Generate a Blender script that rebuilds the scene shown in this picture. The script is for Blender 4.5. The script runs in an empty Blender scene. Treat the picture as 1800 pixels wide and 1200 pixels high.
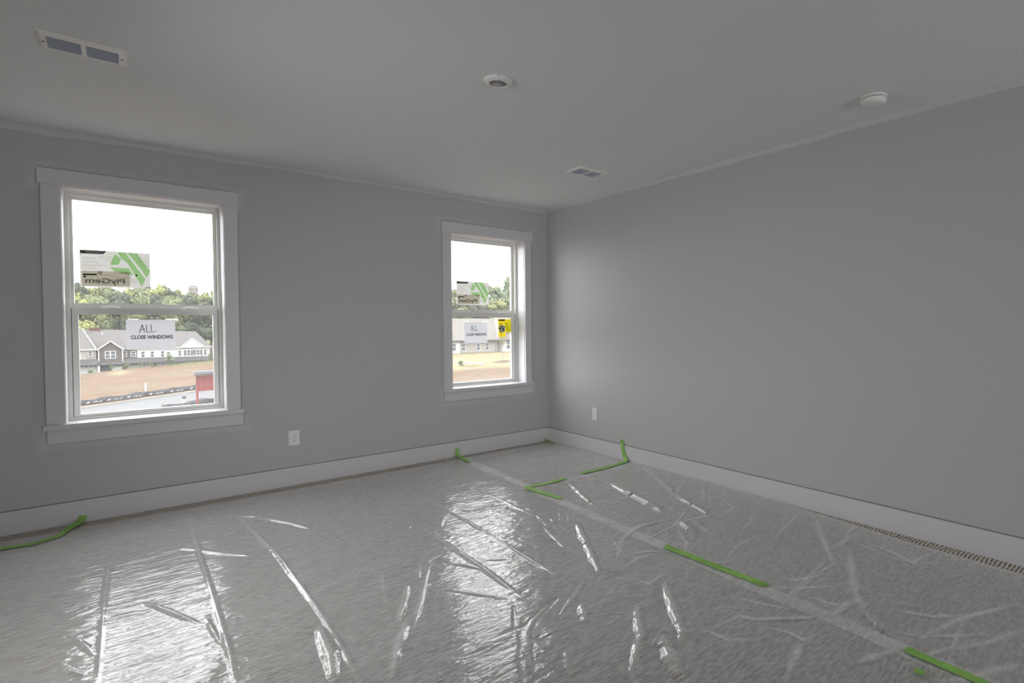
import bpy, bmesh, math, random
import numpy as np
from mathutils import Vector, Matrix
random.seed(7)
RNG = np.random.default_rng(11)
SC = bpy.context.scene
COL = SC.collection

# ------------------------------------------------------------------ camera
cam_data = bpy.data.cameras.new('camera')
cam = bpy.data.objects.new('camera', cam_data)
COL.objects.link(cam)
YAW, PITCH, ROLL, FPX = .7421, -.0202, -.0054, 957.09
_f = Vector((math.sin(YAW) * math.cos(PITCH), math.cos(YAW) * math.cos(PITCH), math.sin(PITCH)))
_r = Vector((math.cos(YAW), -math.sin(YAW), 0))
_u = _r.cross(_f)
_r2 = math.cos(ROLL) * _r + math.sin(ROLL) * _u
_u2 = -math.sin(ROLL) * _r + math.cos(ROLL) * _u
cam.matrix_world = Matrix(((_r2.x, _u2.x, -_f.x, -3.3021), (_r2.y, _u2.y, -_f.y, -4.8313), (_r2.z, _u2.z, -_f.z, 1.2184), (0, 0, 0, 1)))
cam_data.sensor_width = 36
cam_data.lens = FPX / 1800 * 36
cam_data.shift_x = -200 / 1800
cam_data.shift_y = -8.3 / 1800
cam_data.clip_start = .05
cam_data.clip_end = 2000
SC.camera = cam

# ------------------------------------------------------------------ sky, exposure
SKY = 7.2
BACK_FILL_W = 55
SIDE_FILL_W = 26
world = bpy.data.worlds.new('overcast_sky')
SC.world = world
world.use_nodes = True
nt = world.node_tree
nt.nodes.clear()
wo = nt.nodes.new('ShaderNodeOutputWorld')
bg = nt.nodes.new('ShaderNodeBackground')
tc = nt.nodes.new('ShaderNodeTexCoord')
no = nt.nodes.new('ShaderNodeTexNoise')
no.inputs['Scale'].default_value = 2.2
no.inputs['Detail'].default_value = 4
cr = nt.nodes.new('ShaderNodeValToRGB')
cr.color_ramp.elements[0].position = .30
cr.color_ramp.elements[0].color = (.78, .81, .85, 1)
cr.color_ramp.elements[1].position = .62
cr.color_ramp.elements[1].color = (1, 1.0, 1.0, 1)
nt.links.new(tc.outputs['Generated'], no.inputs['Vector'])
nt.links.new(no.outputs['Fac'], cr.inputs['Fac'])
nt.links.new(cr.outputs['Color'], bg.inputs['Color'])
bg.inputs['Strength'].default_value = SKY
nt.links.new(bg.outputs['Background'], wo.inputs['Surface'])

SC.view_settings.view_transform = 'Standard'
SC.view_settings.look = 'None'
SC.view_settings.gamma = 1
SC.view_settings.exposure = 0.0
SC.view_settings.use_curve_mapping = False
SC.cycles.max_bounces = 10
SC.cycles.diffuse_bounces = 8
SC.cycles.glossy_bounces = 4
SC.cycles.transparent_max_bounces = 24
SC.cycles.sample_clamp_indirect = 8
SC.cycles.use_denoising = True
SC.cycles.caustics_reflective = True
SC.cycles.blur_glossy = 1.0
SC.cycles.caustics_refractive = False

H = 2.44          # ceiling height
XL, YB = -4.30, -9.0
WT = .22          # outside wall thickness

# portals guide the sky light in through the two openings (they give off nothing themselves)
for i, (px, pz, w, h) in enumerate(((-3.182, 1.36, .80, 1.46), (-.677, 1.365, .78, 1.445))):
    ld = bpy.data.lights.new('window_portal', 'AREA')
    ld.shape = 'RECTANGLE'; ld.size = w; ld.size_y = h
    ld.cycles.is_portal = True
    lo = bpy.data.objects.new('window_portal', ld)
    lo.location = (px, WT + .02, pz)
    lo.rotation_euler = (math.radians(-90), 0, 0)
    COL.objects.link(lo)

# added fill lights, unseen: one left of the frame, one behind the camera
def soft_light(name, w, h, watts, loc, rot, color, spread=180):
    ld = bpy.data.lights.new(name, 'AREA')
    ld.shape = 'RECTANGLE'; ld.size = w; ld.size_y = h
    ld.energy = watts; ld.color = color; ld.spread = math.radians(spread)
    lo = bpy.data.objects.new(name, ld)
    lo.location = loc; lo.rotation_euler = [math.radians(a) for a in rot]
    COL.objects.link(lo)
soft_light('back_fill', 1.8, 2.2, BACK_FILL_W, (-1.05, YB + .06, 1.2), (94, 0, 0), (.97, .985, 1.0))
soft_light('side_fill', 1.5, 1.6, SIDE_FILL_W, (XL + .05, -2.3, 1.35), (64, 0, -90), (.99, 1.0, 1.0), 130)


# ------------------------------------------------------------------ helpers
def tag(o, label=None, cat=None, group=None, kind=None):
    if label: o['label'] = label
    if cat: o['category'] = cat
    if group: o['group'] = group
    if kind: o['kind'] = kind
    return o

def empty(name, loc=(0, 0, 0), label=None, cat=None, group=None, kind=None, rz=0):
    o = bpy.data.objects.new(name, None)
    o.empty_display_size = .1
    o.location = loc
    o.rotation_euler = (0, 0, rz)
    COL.objects.link(o)
    return tag(o, label, cat, group, kind)

class MB:
    """collects simple shapes and links them as ONE mesh object"""
    def __init__(self):
        self.v, self.f = [], []
    def add(self, vs, fs):
        n = len(self.v)
        self.v += [tuple(p) for p in vs]
        self.f += [tuple(i + n for i in q) for q in fs]
        return self
    def box(self, x0, x1, y0, y1, z0, z1):
        x0, x1 = min(x0, x1), max(x0, x1); y0, y1 = min(y0, y1), max(y0, y1); z0, z1 = min(z0, z1), max(z0, z1)
        return self.add([(x0, y0, z0), (x1, y0, z0), (x1, y1, z0), (x0, y1, z0), (x0, y0, z1), (x1, y0, z1), (x1, y1, z1), (x0, y1, z1)],
                        [(0, 3, 2, 1), (4, 5, 6, 7), (0, 1, 5, 4), (1, 2, 6, 5), (2, 3, 7, 6), (3, 0, 4, 7)])
    def prism(self, poly, axis, a0, a1):
        """extrude a polygon (list of 2-D points) along axis 0/1/2 from a0 to a1"""
        n = len(poly)
        def P(p, a):
            q = [p[0], p[1]]
            q.insert(axis, a)
            return q
        vs = [P(p, a0) for p in poly] + [P(p, a1) for p in poly]
        fs = [tuple(range(n - 1, -1, -1)), tuple(range(n, 2 * n))]
        fs += [(i, (i + 1) % n, n + (i + 1) % n, n + i) for i in range(n)]
        return self.add(vs, fs)
    def lathe(self, prof, cx, cy, cz, seg=40):
        """profile of (radius, z) rings round a vertical axis"""
        vs, fs = [], []
        for r, z in prof:
            for k in range(seg):
                a = 2 * math.pi * k / seg
                vs.append((cx + r * math.cos(a), cy + r * math.sin(a), cz + z))
        for j in range(len(prof) - 1):
            for k in range(seg):
                k2 = (k + 1) % seg
                fs.append((j * seg + k, j * seg + k2, (j + 1) * seg + k2, (j + 1) * seg + k))
        fs.append(tuple(range(seg - 1, -1, -1)))
        fs.append(tuple((len(prof) - 1) * seg + k for k in range(seg)))
        return self.add(vs, fs)
    def tube(self, pts, r, seg=8):
        pts = [Vector(p) for p in pts]
        rs = r if isinstance(r, (list, tuple)) else [r] * len(pts)
        vs, fs = [], []
        for i, p in enumerate(pts):
            t = (pts[min(i + 1, len(pts) - 1)] - pts[max(i - 1, 0)]).normalized()
            a = t.orthogonal().normalized(); b = t.cross(a)
            for k in range(seg):
                an = 2 * math.pi * k / seg
                vs.append(p + rs[i] * (math.cos(an) * a + math.sin(an) * b))
        for i in range(len(pts) - 1):
            for k in range(seg):
                k2 = (k + 1) % seg
                fs.append((i * seg + k, i * seg + k2, (i + 1) * seg + k2, (i + 1) * seg + k))
        fs.append(tuple(range(seg - 1, -1, -1))); fs.append(tuple((len(pts) - 1) * seg + k for k in range(seg)))
        return self.add(vs, fs)
    def build(self, name, mat, parent=None, bevel=0, smooth=False):
        me = bpy.data.meshes.new(name)
        me.from_pydata(self.v, [], self.f)
        bm = bmesh.new(); bm.from_mesh(me)
        bmesh.ops.recalc_face_normals(bm, faces=bm.faces)
        if bevel:
            bmesh.ops.bevel(bm, geom=bm.edges[:], offset=bevel, segments=2, affect='EDGES', clamp_overlap=True)
        bm.to_mesh(me); bm.free()
        if smooth:
            me.polygons.foreach_set('use_smooth', [True] * len(me.polygons))
        me.materials.append(mat)
        o = bpy.data.objects.new(name, me)
        COL.objects.link(o)
        if parent is not None:
            o.parent = parent
        return o

def local(o, root_loc):
    """shift a mesh built in world coordinates so it sits right under a root at root_loc"""
    o.data.transform(Matrix.Translation(-Vector(root_loc)))
    return o

def copy_tree(o, parent=None):
    c = o.copy(); COL.objects.link(c)
    if parent is not None: c.parent = parent
    for ch in [x for x in bpy.data.objects if x.parent == o]:
        copy_tree(ch, c)
    return c

# ------------------------------------------------------------------ materials
def mat(name, color, rough=.6, spec=.5, bump=None, noise=None, metallic=0):
    """principled material; noise=(scale, amount) varies the colour, bump=(scale, strength, distance)"""
    m = bpy.data.materials.new(name); m.use_nodes = True
    t = m.node_tree; b = t.nodes['Principled BSDF']
    b.inputs['Base Color'].default_value = (*color, 1)
    b.inputs['Roughness'].default_value = rough
    b.inputs['Specular IOR Level'].default_value = spec
    b.inputs['Metallic'].default_value = metallic
    tcn = t.nodes.new('ShaderNodeTexCoord')
    if noise:
        n = t.nodes.new('ShaderNodeTexNoise'); n.inputs['Scale'].default_value = noise[0]; n.inputs['Detail'].default_value = 5
        r = t.nodes.new('ShaderNodeValToRGB')
        r.color_ramp.elements[0].position = .3; r.color_ramp.elements[1].position = .7
        r.color_ramp.elements[0].color = (*[c * (1 - noise[1]) for c in color], 1)
        r.color_ramp.elements[1].color = (*[min(1, c * (1 + noise[1])) for c in color], 1)
        t.links.new(tcn.outputs['Object'], n.inputs['Vector']); t.links.new(n.outputs['Fac'], r.inputs['Fac'])
        t.links.new(r.outputs['Color'], b.inputs['Base Color'])
    if bump:
        n = t.nodes.new('ShaderNodeTexNoise'); n.inputs['Scale'].default_value = bump[0]; n.inputs['Detail'].default_value = 3
        bp = t.nodes.new('ShaderNodeBump'); bp.inputs['Strength'].default_value = bump[1]; bp.inputs['Distance'].default_value = bump[2]
        t.links.new(tcn.outputs['Object'], n.inputs['Vector']); t.links.new(n.outputs['Fac'], bp.inputs['Height'])
        t.links.new(bp.outputs['Normal'], b.inputs['Normal'])
    return m

WALL_C = (.55, .547, .547)
M_wall = mat('wall_paint', WALL_C, .55, .3, bump=(180, .12, .002))
def primer_halos(m, boxes, col):
    """uncovered primer left round the ends of the head boards and aprons"""
    t = m.node_tree; N = t.nodes.new; L = t.links.new; b_ = t.nodes['Principled BSDF']
    tcn = N('ShaderNodeTexCoord'); sp = N('ShaderNodeSeparateXYZ'); L(tcn.outputs['Object'], sp.inputs[0])
    nz = N('ShaderNodeTexNoise'); nz.inputs['Scale'].default_value = 9; nz.inputs['Detail'].default_value = 3; L(tcn.outputs['Object'], nz.inputs['Vector'])
    def M(op, a, b=None):
        n = N('ShaderNodeMath'); n.operation = op
        for i, q in enumerate((a, b)):
            if q is None: continue
            if isinstance(q, (int, float)): n.inputs[i].default_value = q
            else: L(q, n.inputs[i])
        return n.outputs[0]
    tot = None
    for x0, x1, z0, z1 in boxes:
        dx = M('SUBTRACT', M('ABSOLUTE', M('SUBTRACT', sp.outputs['X'], (x0 + x1) / 2)), (x1 - x0) / 2)
        dz = M('SUBTRACT', M('ABSOLUTE', M('SUBTRACT', sp.outputs['Z'], (z0 + z1) / 2)), (z1 - z0) / 2)
        d = M('MAXIMUM', dx, dz)
        tot = d if tot is None else M('MINIMUM', tot, d)
    tot = M('ADD', tot, M('MULTIPLY', M('SUBTRACT', nz.outputs['Fac'], .5), .05))
    mr = N('ShaderNodeMapRange'); mr.inputs['From Min'].default_value = .055; mr.inputs['From Max'].default_value = .012
    mr.inputs['To Min'].default_value = 0; mr.inputs['To Max'].default_value = .75; L(tot, mr.inputs['Value'])
    mx = N('ShaderNodeMix'); mx.data_type = 'RGBA'; mx.inputs['A'].default_value = b_.inputs['Base Color'].default_value; mx.inputs['B'].default_value = (*col, 1)
    L(mr.outputs[0], mx.inputs['Factor']); L(mx.outputs['Result'], b_.inputs['Base Color'])
M_wall_p = mat('wall_paint_with_primer', WALL_C, .55, .3, bump=(180, .12, .002))
primer_halos(M_wall_p, [(-3.684, -2.690, 2.10, 2.193), (-3.669, -2.683, .514, .60), (-1.164, -.195, 2.093, 2.187), (-1.152, -.197, .526, .612)], (.64, .64, .65))
M_ceil = mat('ceiling_paint', (.86, .865, .87), .8, .2, bump=(220, .1, .002))
M_trim = mat('trim_paint', (.70, .695, .715), .35, .5)
M_prime = mat('white_primer', (.66, .665, .675), .6, .3)
M_vinyl = mat('white_vinyl', (.80, .80, .77), .35, .5)
M_black = mat('black_gasket', (.015, .015, .016), .6)
M_grey = mat('dark_duct', (.05, .055, .07), .6)
M_vane = mat('vane_metal', (.50, .54, .64), .5)
M_ventw = mat('vent_enamel', (.93, .92, .90), .4)
M_plastic = mat('white_plastic', (.88, .87, .86), .35)
M_lens = mat('grey_lens', (.22, .22, .24), .2)
M_slot = mat('dark_slot', (.03, .03, .03), .7)
M_caulk = mat('caulk_line', (.30, .27, .24), .8)

def mat_glass():
    m = bpy.data.materials.new('window_glass'); m.use_nodes = True
    t = m.node_tree; t.nodes.clear()
    o = t.nodes.new('ShaderNodeOutputMaterial'); mx = t.nodes.new('ShaderNodeMixShader')
    tr = t.nodes.new('ShaderNodeBsdfTransparent'); tr.inputs['Color'].default_value = (.98, .99, .985, 1)
    gl = t.nodes.new('ShaderNodeBsdfGlossy'); gl.inputs['Roughness'].default_value = 0.0
    fr = t.nodes.new('ShaderNodeFresnel'); fr.inputs['IOR'].default_value = 1.5
    # thin veil mixed in to paint a washed-out haze over the view
    wash = t.nodes.new('ShaderNodeBsdfTranslucent'); wash.inputs['Color'].default_value = (.9, .9, .9, 1)
    vl = t.nodes.new('ShaderNodeMixShader'); vl.inputs['Fac'].default_value = .05
    t.links.new(tr.outputs[0], vl.inputs[1]); t.links.new(wash.outputs[0], vl.inputs[2])
    t.links.new(fr.outputs['Fac'], mx.inputs['Fac']); t.links.new(vl.outputs[0], mx.inputs[1]); t.links.new(gl.outputs[0], mx.inputs[2])
    t.links.new(mx.outputs[0], o.inputs['Surface'])
    return m
M_glass = mat_glass()

def mat_paper(name, color, trans=.5):
    m = bpy.data.materials.new(name); m.use_nodes = True
    t = m.node_tree; t.nodes.clear()
    o = t.nodes.new('ShaderNodeOutputMaterial'); mx = t.nodes.new('ShaderNodeMixShader')
    d = t.nodes.new('ShaderNodeBsdfDiffuse'); d.inputs['Color'].default_value = (*color, 1)
    tl = t.nodes.new('ShaderNodeBsdfTranslucent'); tl.inputs['Color'].default_value = (*color, 1)
    mx.inputs['Fac'].default_value = trans
    t.links.new(d.outputs[0], mx.inputs[1]); t.links.new(tl.outputs[0], mx.inputs[2]); t.links.new(mx.outputs[0], o.inputs['Surface'])
    return m

def mat_ink(name, color):
    """printing ink on translucent paper: filters the light that comes through"""
    m = bpy.data.materials.new(name); m.use_nodes = True
    t = m.node_tree; t.nodes.clear()
    o = t.nodes.new('ShaderNodeOutputMaterial')
    tr = t.nodes.new('ShaderNodeBsdfTransparent'); tr.inputs['Color'].default_value = (*color, 1)
    t.links.new(tr.outputs[0], o.inputs['Surface'])
    return m

def mat_carpet():
    m = bpy.data.materials.new('ribbed_carpet'); m.use_nodes = True
    t = m.node_tree; b = t.nodes['Principled BSDF']
    b.inputs['Roughness'].default_value = .95; b.inputs['Specular IOR Level'].default_value = .1
    N = t.nodes.new; L = t.links.new
    tcn = N('ShaderNodeTexCoord')
    sep = N('ShaderNodeSeparateXYZ'); L(tcn.outputs['Object'], sep.inputs[0])
    n1 = N('ShaderNodeTexNoise'); n1.inputs['Scale'].default_value = 9; n1.inputs['Detail'].default_value = 4
    L(tcn.outputs['Object'], n1.inputs['Vector'])
    # rows of loops run along x, a little wavy; each row is broken into tufts
    wob = N('ShaderNodeMath'); wob.operation = 'MULTIPLY_ADD'; wob.inputs[1].default_value = .034
    L(n1.outputs['Fac'], wob.inputs[0]); L(sep.outputs['Y'], wob.inputs[2])
    row = N('ShaderNodeMath'); row.operation = 'MULTIPLY'; row.inputs[1].default_value = 2 * math.pi / .0185
    L(wob.outputs[0], row.inputs[0])
    s = N('ShaderNodeMath'); s.operation = 'SINE'; L(row.outputs[0], s.inputs[0])
    mp = N('ShaderNodeMapping'); mp.inputs['Scale'].default_value = (34, 120, 40)
    L(tcn.outputs['Object'], mp.inputs['Vector'])
    n2 = N('ShaderNodeTexNoise'); n2.inputs['Scale'].default_value = 1; n2.inputs['Detail'].default_value = 3
    L(mp.outputs[0], n2.inputs['Vector'])
    ad = N('ShaderNodeMath'); ad.operation = 'MULTIPLY_ADD'; ad.inputs[1].default_value = 4.6
    L(n2.outputs['Fac'], ad.inputs[0]); L(s.outputs[0], ad.inputs[2])
    mr = N('ShaderNodeMapRange'); mr.inputs['From Min'].default_value = .6; mr.inputs['From Max'].default_value = 4.2
    L(ad.outputs[0], mr.inputs['Value'])
    rp = N('ShaderNodeValToRGB')
    rp.color_ramp.elements[0].color = (.165, .138, .114, 1); rp.color_ramp.elements[1].color = (.70, .645, .585, 1)
    rp.color_ramp.elements[0].position = .22; rp.color_ramp.elements[1].position = .70
    L(mr.outputs[0], rp.inputs['Fac']); L(rp.outputs['Color'], b.inputs['Base Color'])
    bp = N('ShaderNodeBump'); bp.inputs['Strength'].default_value = .6; bp.inputs['Distance'].default_value = .004
    L(mr.outputs[0], bp.inputs['Height']); L(bp.outputs['Normal'], b.inputs['Normal'])
    return m
M_carpet = mat_carpet()

def mat_film():
    m = bpy.data.materials.new('clear_plastic_film'); m.use_nodes = True
    t = m.node_tree; t.nodes.clear(); N = t.nodes.new; L = t.links.new
    o = N('ShaderNodeOutputMaterial')
    tcn = N('ShaderNodeTexCoord')
    # fine puckers that follow the rows of the carpet underneath
    mp = N('ShaderNodeMapping'); mp.inputs['Scale'].default_value = (12, 44, 20)
    L(tcn.outputs['Object'], mp.inputs['Vector'])
    n1 = N('ShaderNodeTexNoise'); n1.inputs['Scale'].default_value = 1; n1.inputs['Detail'].default_value = 3; n1.inputs['Distortion'].default_value = .5
    L(mp.outputs[0], n1.inputs['Vector'])
    bp = N('ShaderNodeBump'); bp.inputs['Strength'].default_value = .40; bp.inputs['Distance'].default_value = .010
    L(n1.outputs['Fac'], bp.inputs['Height'])
    tr = N('ShaderNodeBsdfTransparent'); tr.inputs['Color'].default_value = (.97, .97, .97, 1)
    df = N('ShaderNodeBsdfDiffuse'); df.inputs['Color'].default_value = (.95, .945, .94, 1)
    tl = N('ShaderNodeBsdfTranslucent'); tl.inputs['Color'].default_value = (.85, .85, .86, 1)
    dm = N('ShaderNodeMixShader'); dm.inputs['Fac'].default_value = .06
    L(df.outputs[0], dm.inputs[1]); L(tl.outputs[0], dm.inputs[2])
    # where the film is gathered into folds there is more of it to look through
    fa = N('ShaderNodeAttribute'); fa.attribute_name = 'fold'
    hf = N('ShaderNodeMath'); hf.operation = 'MULTIPLY_ADD'; hf.inputs[1].default_value = .26
    L(fa.outputs['Fac'], hf.inputs[0])
    # a thin cloudy layer hides more the flatter one looks along it
    lw = N('ShaderNodeLayerWeight'); lw.inputs['Blend'].default_value = .5
    lf = N('ShaderNodeMath'); lf.operation = 'MULTIPLY_ADD'; lf.inputs[1].default_value = .58; lf.inputs[2].default_value = .08
    L(lw.outputs['Facing'], lf.inputs[0]); L(lf.outputs[0], hf.inputs[2])
    # it clings to the rows of tufts and clouds a little less there
    m2 = N('ShaderNodeMapping'); m2.inputs['Scale'].default_value = (26, 110, 30); L(tcn.outputs['Object'], m2.inputs['Vector'])
    n3 = N('ShaderNodeTexNoise'); n3.inputs['Scale'].default_value = 1; n3.inputs['Detail'].default_value = 4; L(m2.outputs[0], n3.inputs['Vector'])
    h2 = N('ShaderNodeMath'); h2.operation = 'MULTIPLY_ADD'; h2.inputs[1].default_value = .55; L(n3.outputs['Fac'], h2.inputs[0])
    h3 = N('ShaderNodeMath'); h3.operation = 'SUBTRACT'; h3.inputs[1].default_value = .235; h3.use_clamp = True
    L(hf.outputs[0], h2.inputs[2]); L(h2.outputs[0], h3.inputs[0]); hf = h3
    hz = N('ShaderNodeMixShader'); L(hf.outputs[0], hz.inputs['Fac'])
    L(tr.outputs[0], hz.inputs[1]); L(dm.outputs[0], hz.inputs[2])
    ta = N('ShaderNodeAttribute'); ta.attribute_name = 'taut'      # film pulled smooth over a crease
    bs = N('ShaderNodeMath'); bs.operation = 'MULTIPLY_ADD'; bs.inputs[1].default_value = -.34; bs.inputs[2].default_value = .40; bs.use_clamp = True
    L(ta.outputs['Fac'], bs.inputs[0]); L(bs.outputs[0], bp.inputs['Strength'])
    gl = N('ShaderNodeBsdfGlossy'); gl.inputs['Roughness'].default_value = .06
    L(bp.outputs['Normal'], gl.inputs['Normal'])
    fr = N('ShaderNodeFresnel'); fr.inputs['IOR'].default_value = 1.5
    L(bp.outputs['Normal'], fr.inputs['Normal'])
    k = N('ShaderNodeMath'); k.operation = 'MULTIPLY'; k.inputs[1].default_value = 1.15; k.use_clamp = True
    L(fr.outputs['Fac'], k.inputs[0])
    mx = N('ShaderNodeMixShader')
    L(k.outputs[0], mx.inputs['Fac']); L(hz.outputs[0], mx.inputs[1]); L(gl.outputs[0], mx.inputs[2])
    L(mx.outputs[0], o.inputs['Surface'])
    return m
M_film = mat_film()

# ------------------------------------------------------------------ room shell
W1 = dict(ox=(-3.672, -2.697), ix=(-3.584, -2.781), hz=(2.100, 2.193), hx=(-3.684, -2.690), top=2.094, bot=.630, ls=(.055, .054), us=(.038, .043))
W2 = dict(ox=(-1.155, -.211), ix=(-1.069, -.285), hz=(2.093, 2.187), hx=(-1.164, -.195), top=2.087, bot=.642, ls=(.062, .070), us=(.045, .049))

def struct(o, label, cat):
    return tag(o, label, cat, kind='structure')

b = MB()
b.box(XL - .2, .2, YB - .2, WT, -.2, 0)
struct(b.build('floor', M_carpet), 'beige ribbed loop carpet floor under clear plastic film', 'floor')
b = MB(); b.box(XL - .2, .2, YB - .2, WT, H, H + .2)
struct(b.build('ceiling', M_ceil), 'flat off-white painted ceiling', 'ceiling')
b = MB()
xs = [XL - .2, W1['ix'][0] - .012, W1['ix'][1] + .012, W2['ix'][0] - .012, W2['ix'][1] + .012, .2]
b.box(xs[0], xs[1], 0, WT, 0, H); b.box(xs[2], xs[3], 0, WT, 0, H); b.box(xs[4], xs[5], 0, WT, 0, H)
for W in (W1, W2):
    b.box(W['ix'][0] - .012, W['ix'][1] + .012, 0, WT, 0, W['bot'] - .029); b.box(W['ix'][0] - .012, W['ix'][1] + .012, 0, WT, W['top'] + .012, H)
wall_l = struct(b.build('wall_left', M_wall_p), 'light grey painted wall holding the two windows', 'wall')
b = MB(); b.box(0, .2, YB - .2, 0, 0, H)
wall_r = struct(b.build('wall_right', M_wall), 'long plain light grey wall on the right', 'wall')
b = MB(); b.box(XL - .2, XL, YB - .2, 0, 0, H)
struct(b.build('wall_side', M_wall), 'light grey wall beyond the left edge of the photo', 'wall')
b = MB(); b.box(XL, 0, YB - .2, YB, 0, H)
struct(b.build('wall_back', M_wall), 'light grey wall behind the camera', 'wall')

# baseboards
BB = .1405
def bb(name, label, x0, x1, y0, y1):
    o = MB().box(x0, x1, y0, y1, 0, BB).build(name, M_trim, bevel=.002)
    return struct(o, label, 'baseboard')
bl = bb('baseboard_left', 'white flat baseboard under the two windows', XL, 0, -.014, 0)
br = bb('baseboard_right', 'white flat baseboard along the long right wall', -.014, 0, YB, -.014)
bb('baseboard_side', 'white flat baseboard on the wall beyond the left edge', XL, XL + .014, YB, -.014)
bb('baseboard_back', 'white flat baseboard behind the camera', XL + .014, -.014, YB, YB + .014)
MB().box(XL, 0, -.0135, 0, BB, BB + .003).build('caulk_bead', M_caulk, bl)
MB().box(-.0135, 0, YB, 0, BB, BB + .003).build('caulk_bead', M_caulk, br)

# white ceiling paint lapped onto the tops of the walls, with a wavy lower edge
def lap(name, parent, along, a0, a1, depth, n=240):
    rng = np.random.default_rng(5 if along == 'x' else 9)
    t = np.linspace(a0, a1, n)
    w = np.interp(t, np.linspace(a0, a1, 26), rng.normal(0, 1, 26)) * .005 + np.interp(t, np.linspace(a0, a1, 90), rng.normal(0, 1, 90)) * .0018
    d = np.maximum(.008, depth(t) + w)
    vs, fs = [], []
    for ti, di in zip(t, d):
        for q, zz in ((0, H - .0005), (-.0016, H - .0005), (-.0016, H - di), (0, H - di)):
            vs.append((ti, q, zz) if along == 'x' else (q, ti, zz))
    for i in range(n - 1):
        for k in range(4):
            k2 = (k + 1) % 4
            fs.append((i * 4 + k, i * 4 + k2, i * 4 + 4 + k2, i * 4 + 4 + k))
    MB().add(vs, fs).build(name, M_prime, parent)
lap('paint_lap', wall_l, 'x', XL, 0, lambda t: np.interp(t, [-4.3, -3.9, -3.6, -3.2, -2.8, -1.5, -.3, 0], [.055, .05, .042, .038, .026, .024, .032, .030]))
lap('paint_lap', wall_r, 'y', YB, 0, lambda t: np.interp(t, [-6.6, -4.2, -3.2, -1.2, -.4, -.25, 0], [.033, .033, .033, .028, .018, .014, .03]))
MB().box(-.02, -.0018, -.0018, 0, H - .12, H - .03).build('paint_lap', M_prime, wall_l)

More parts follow.
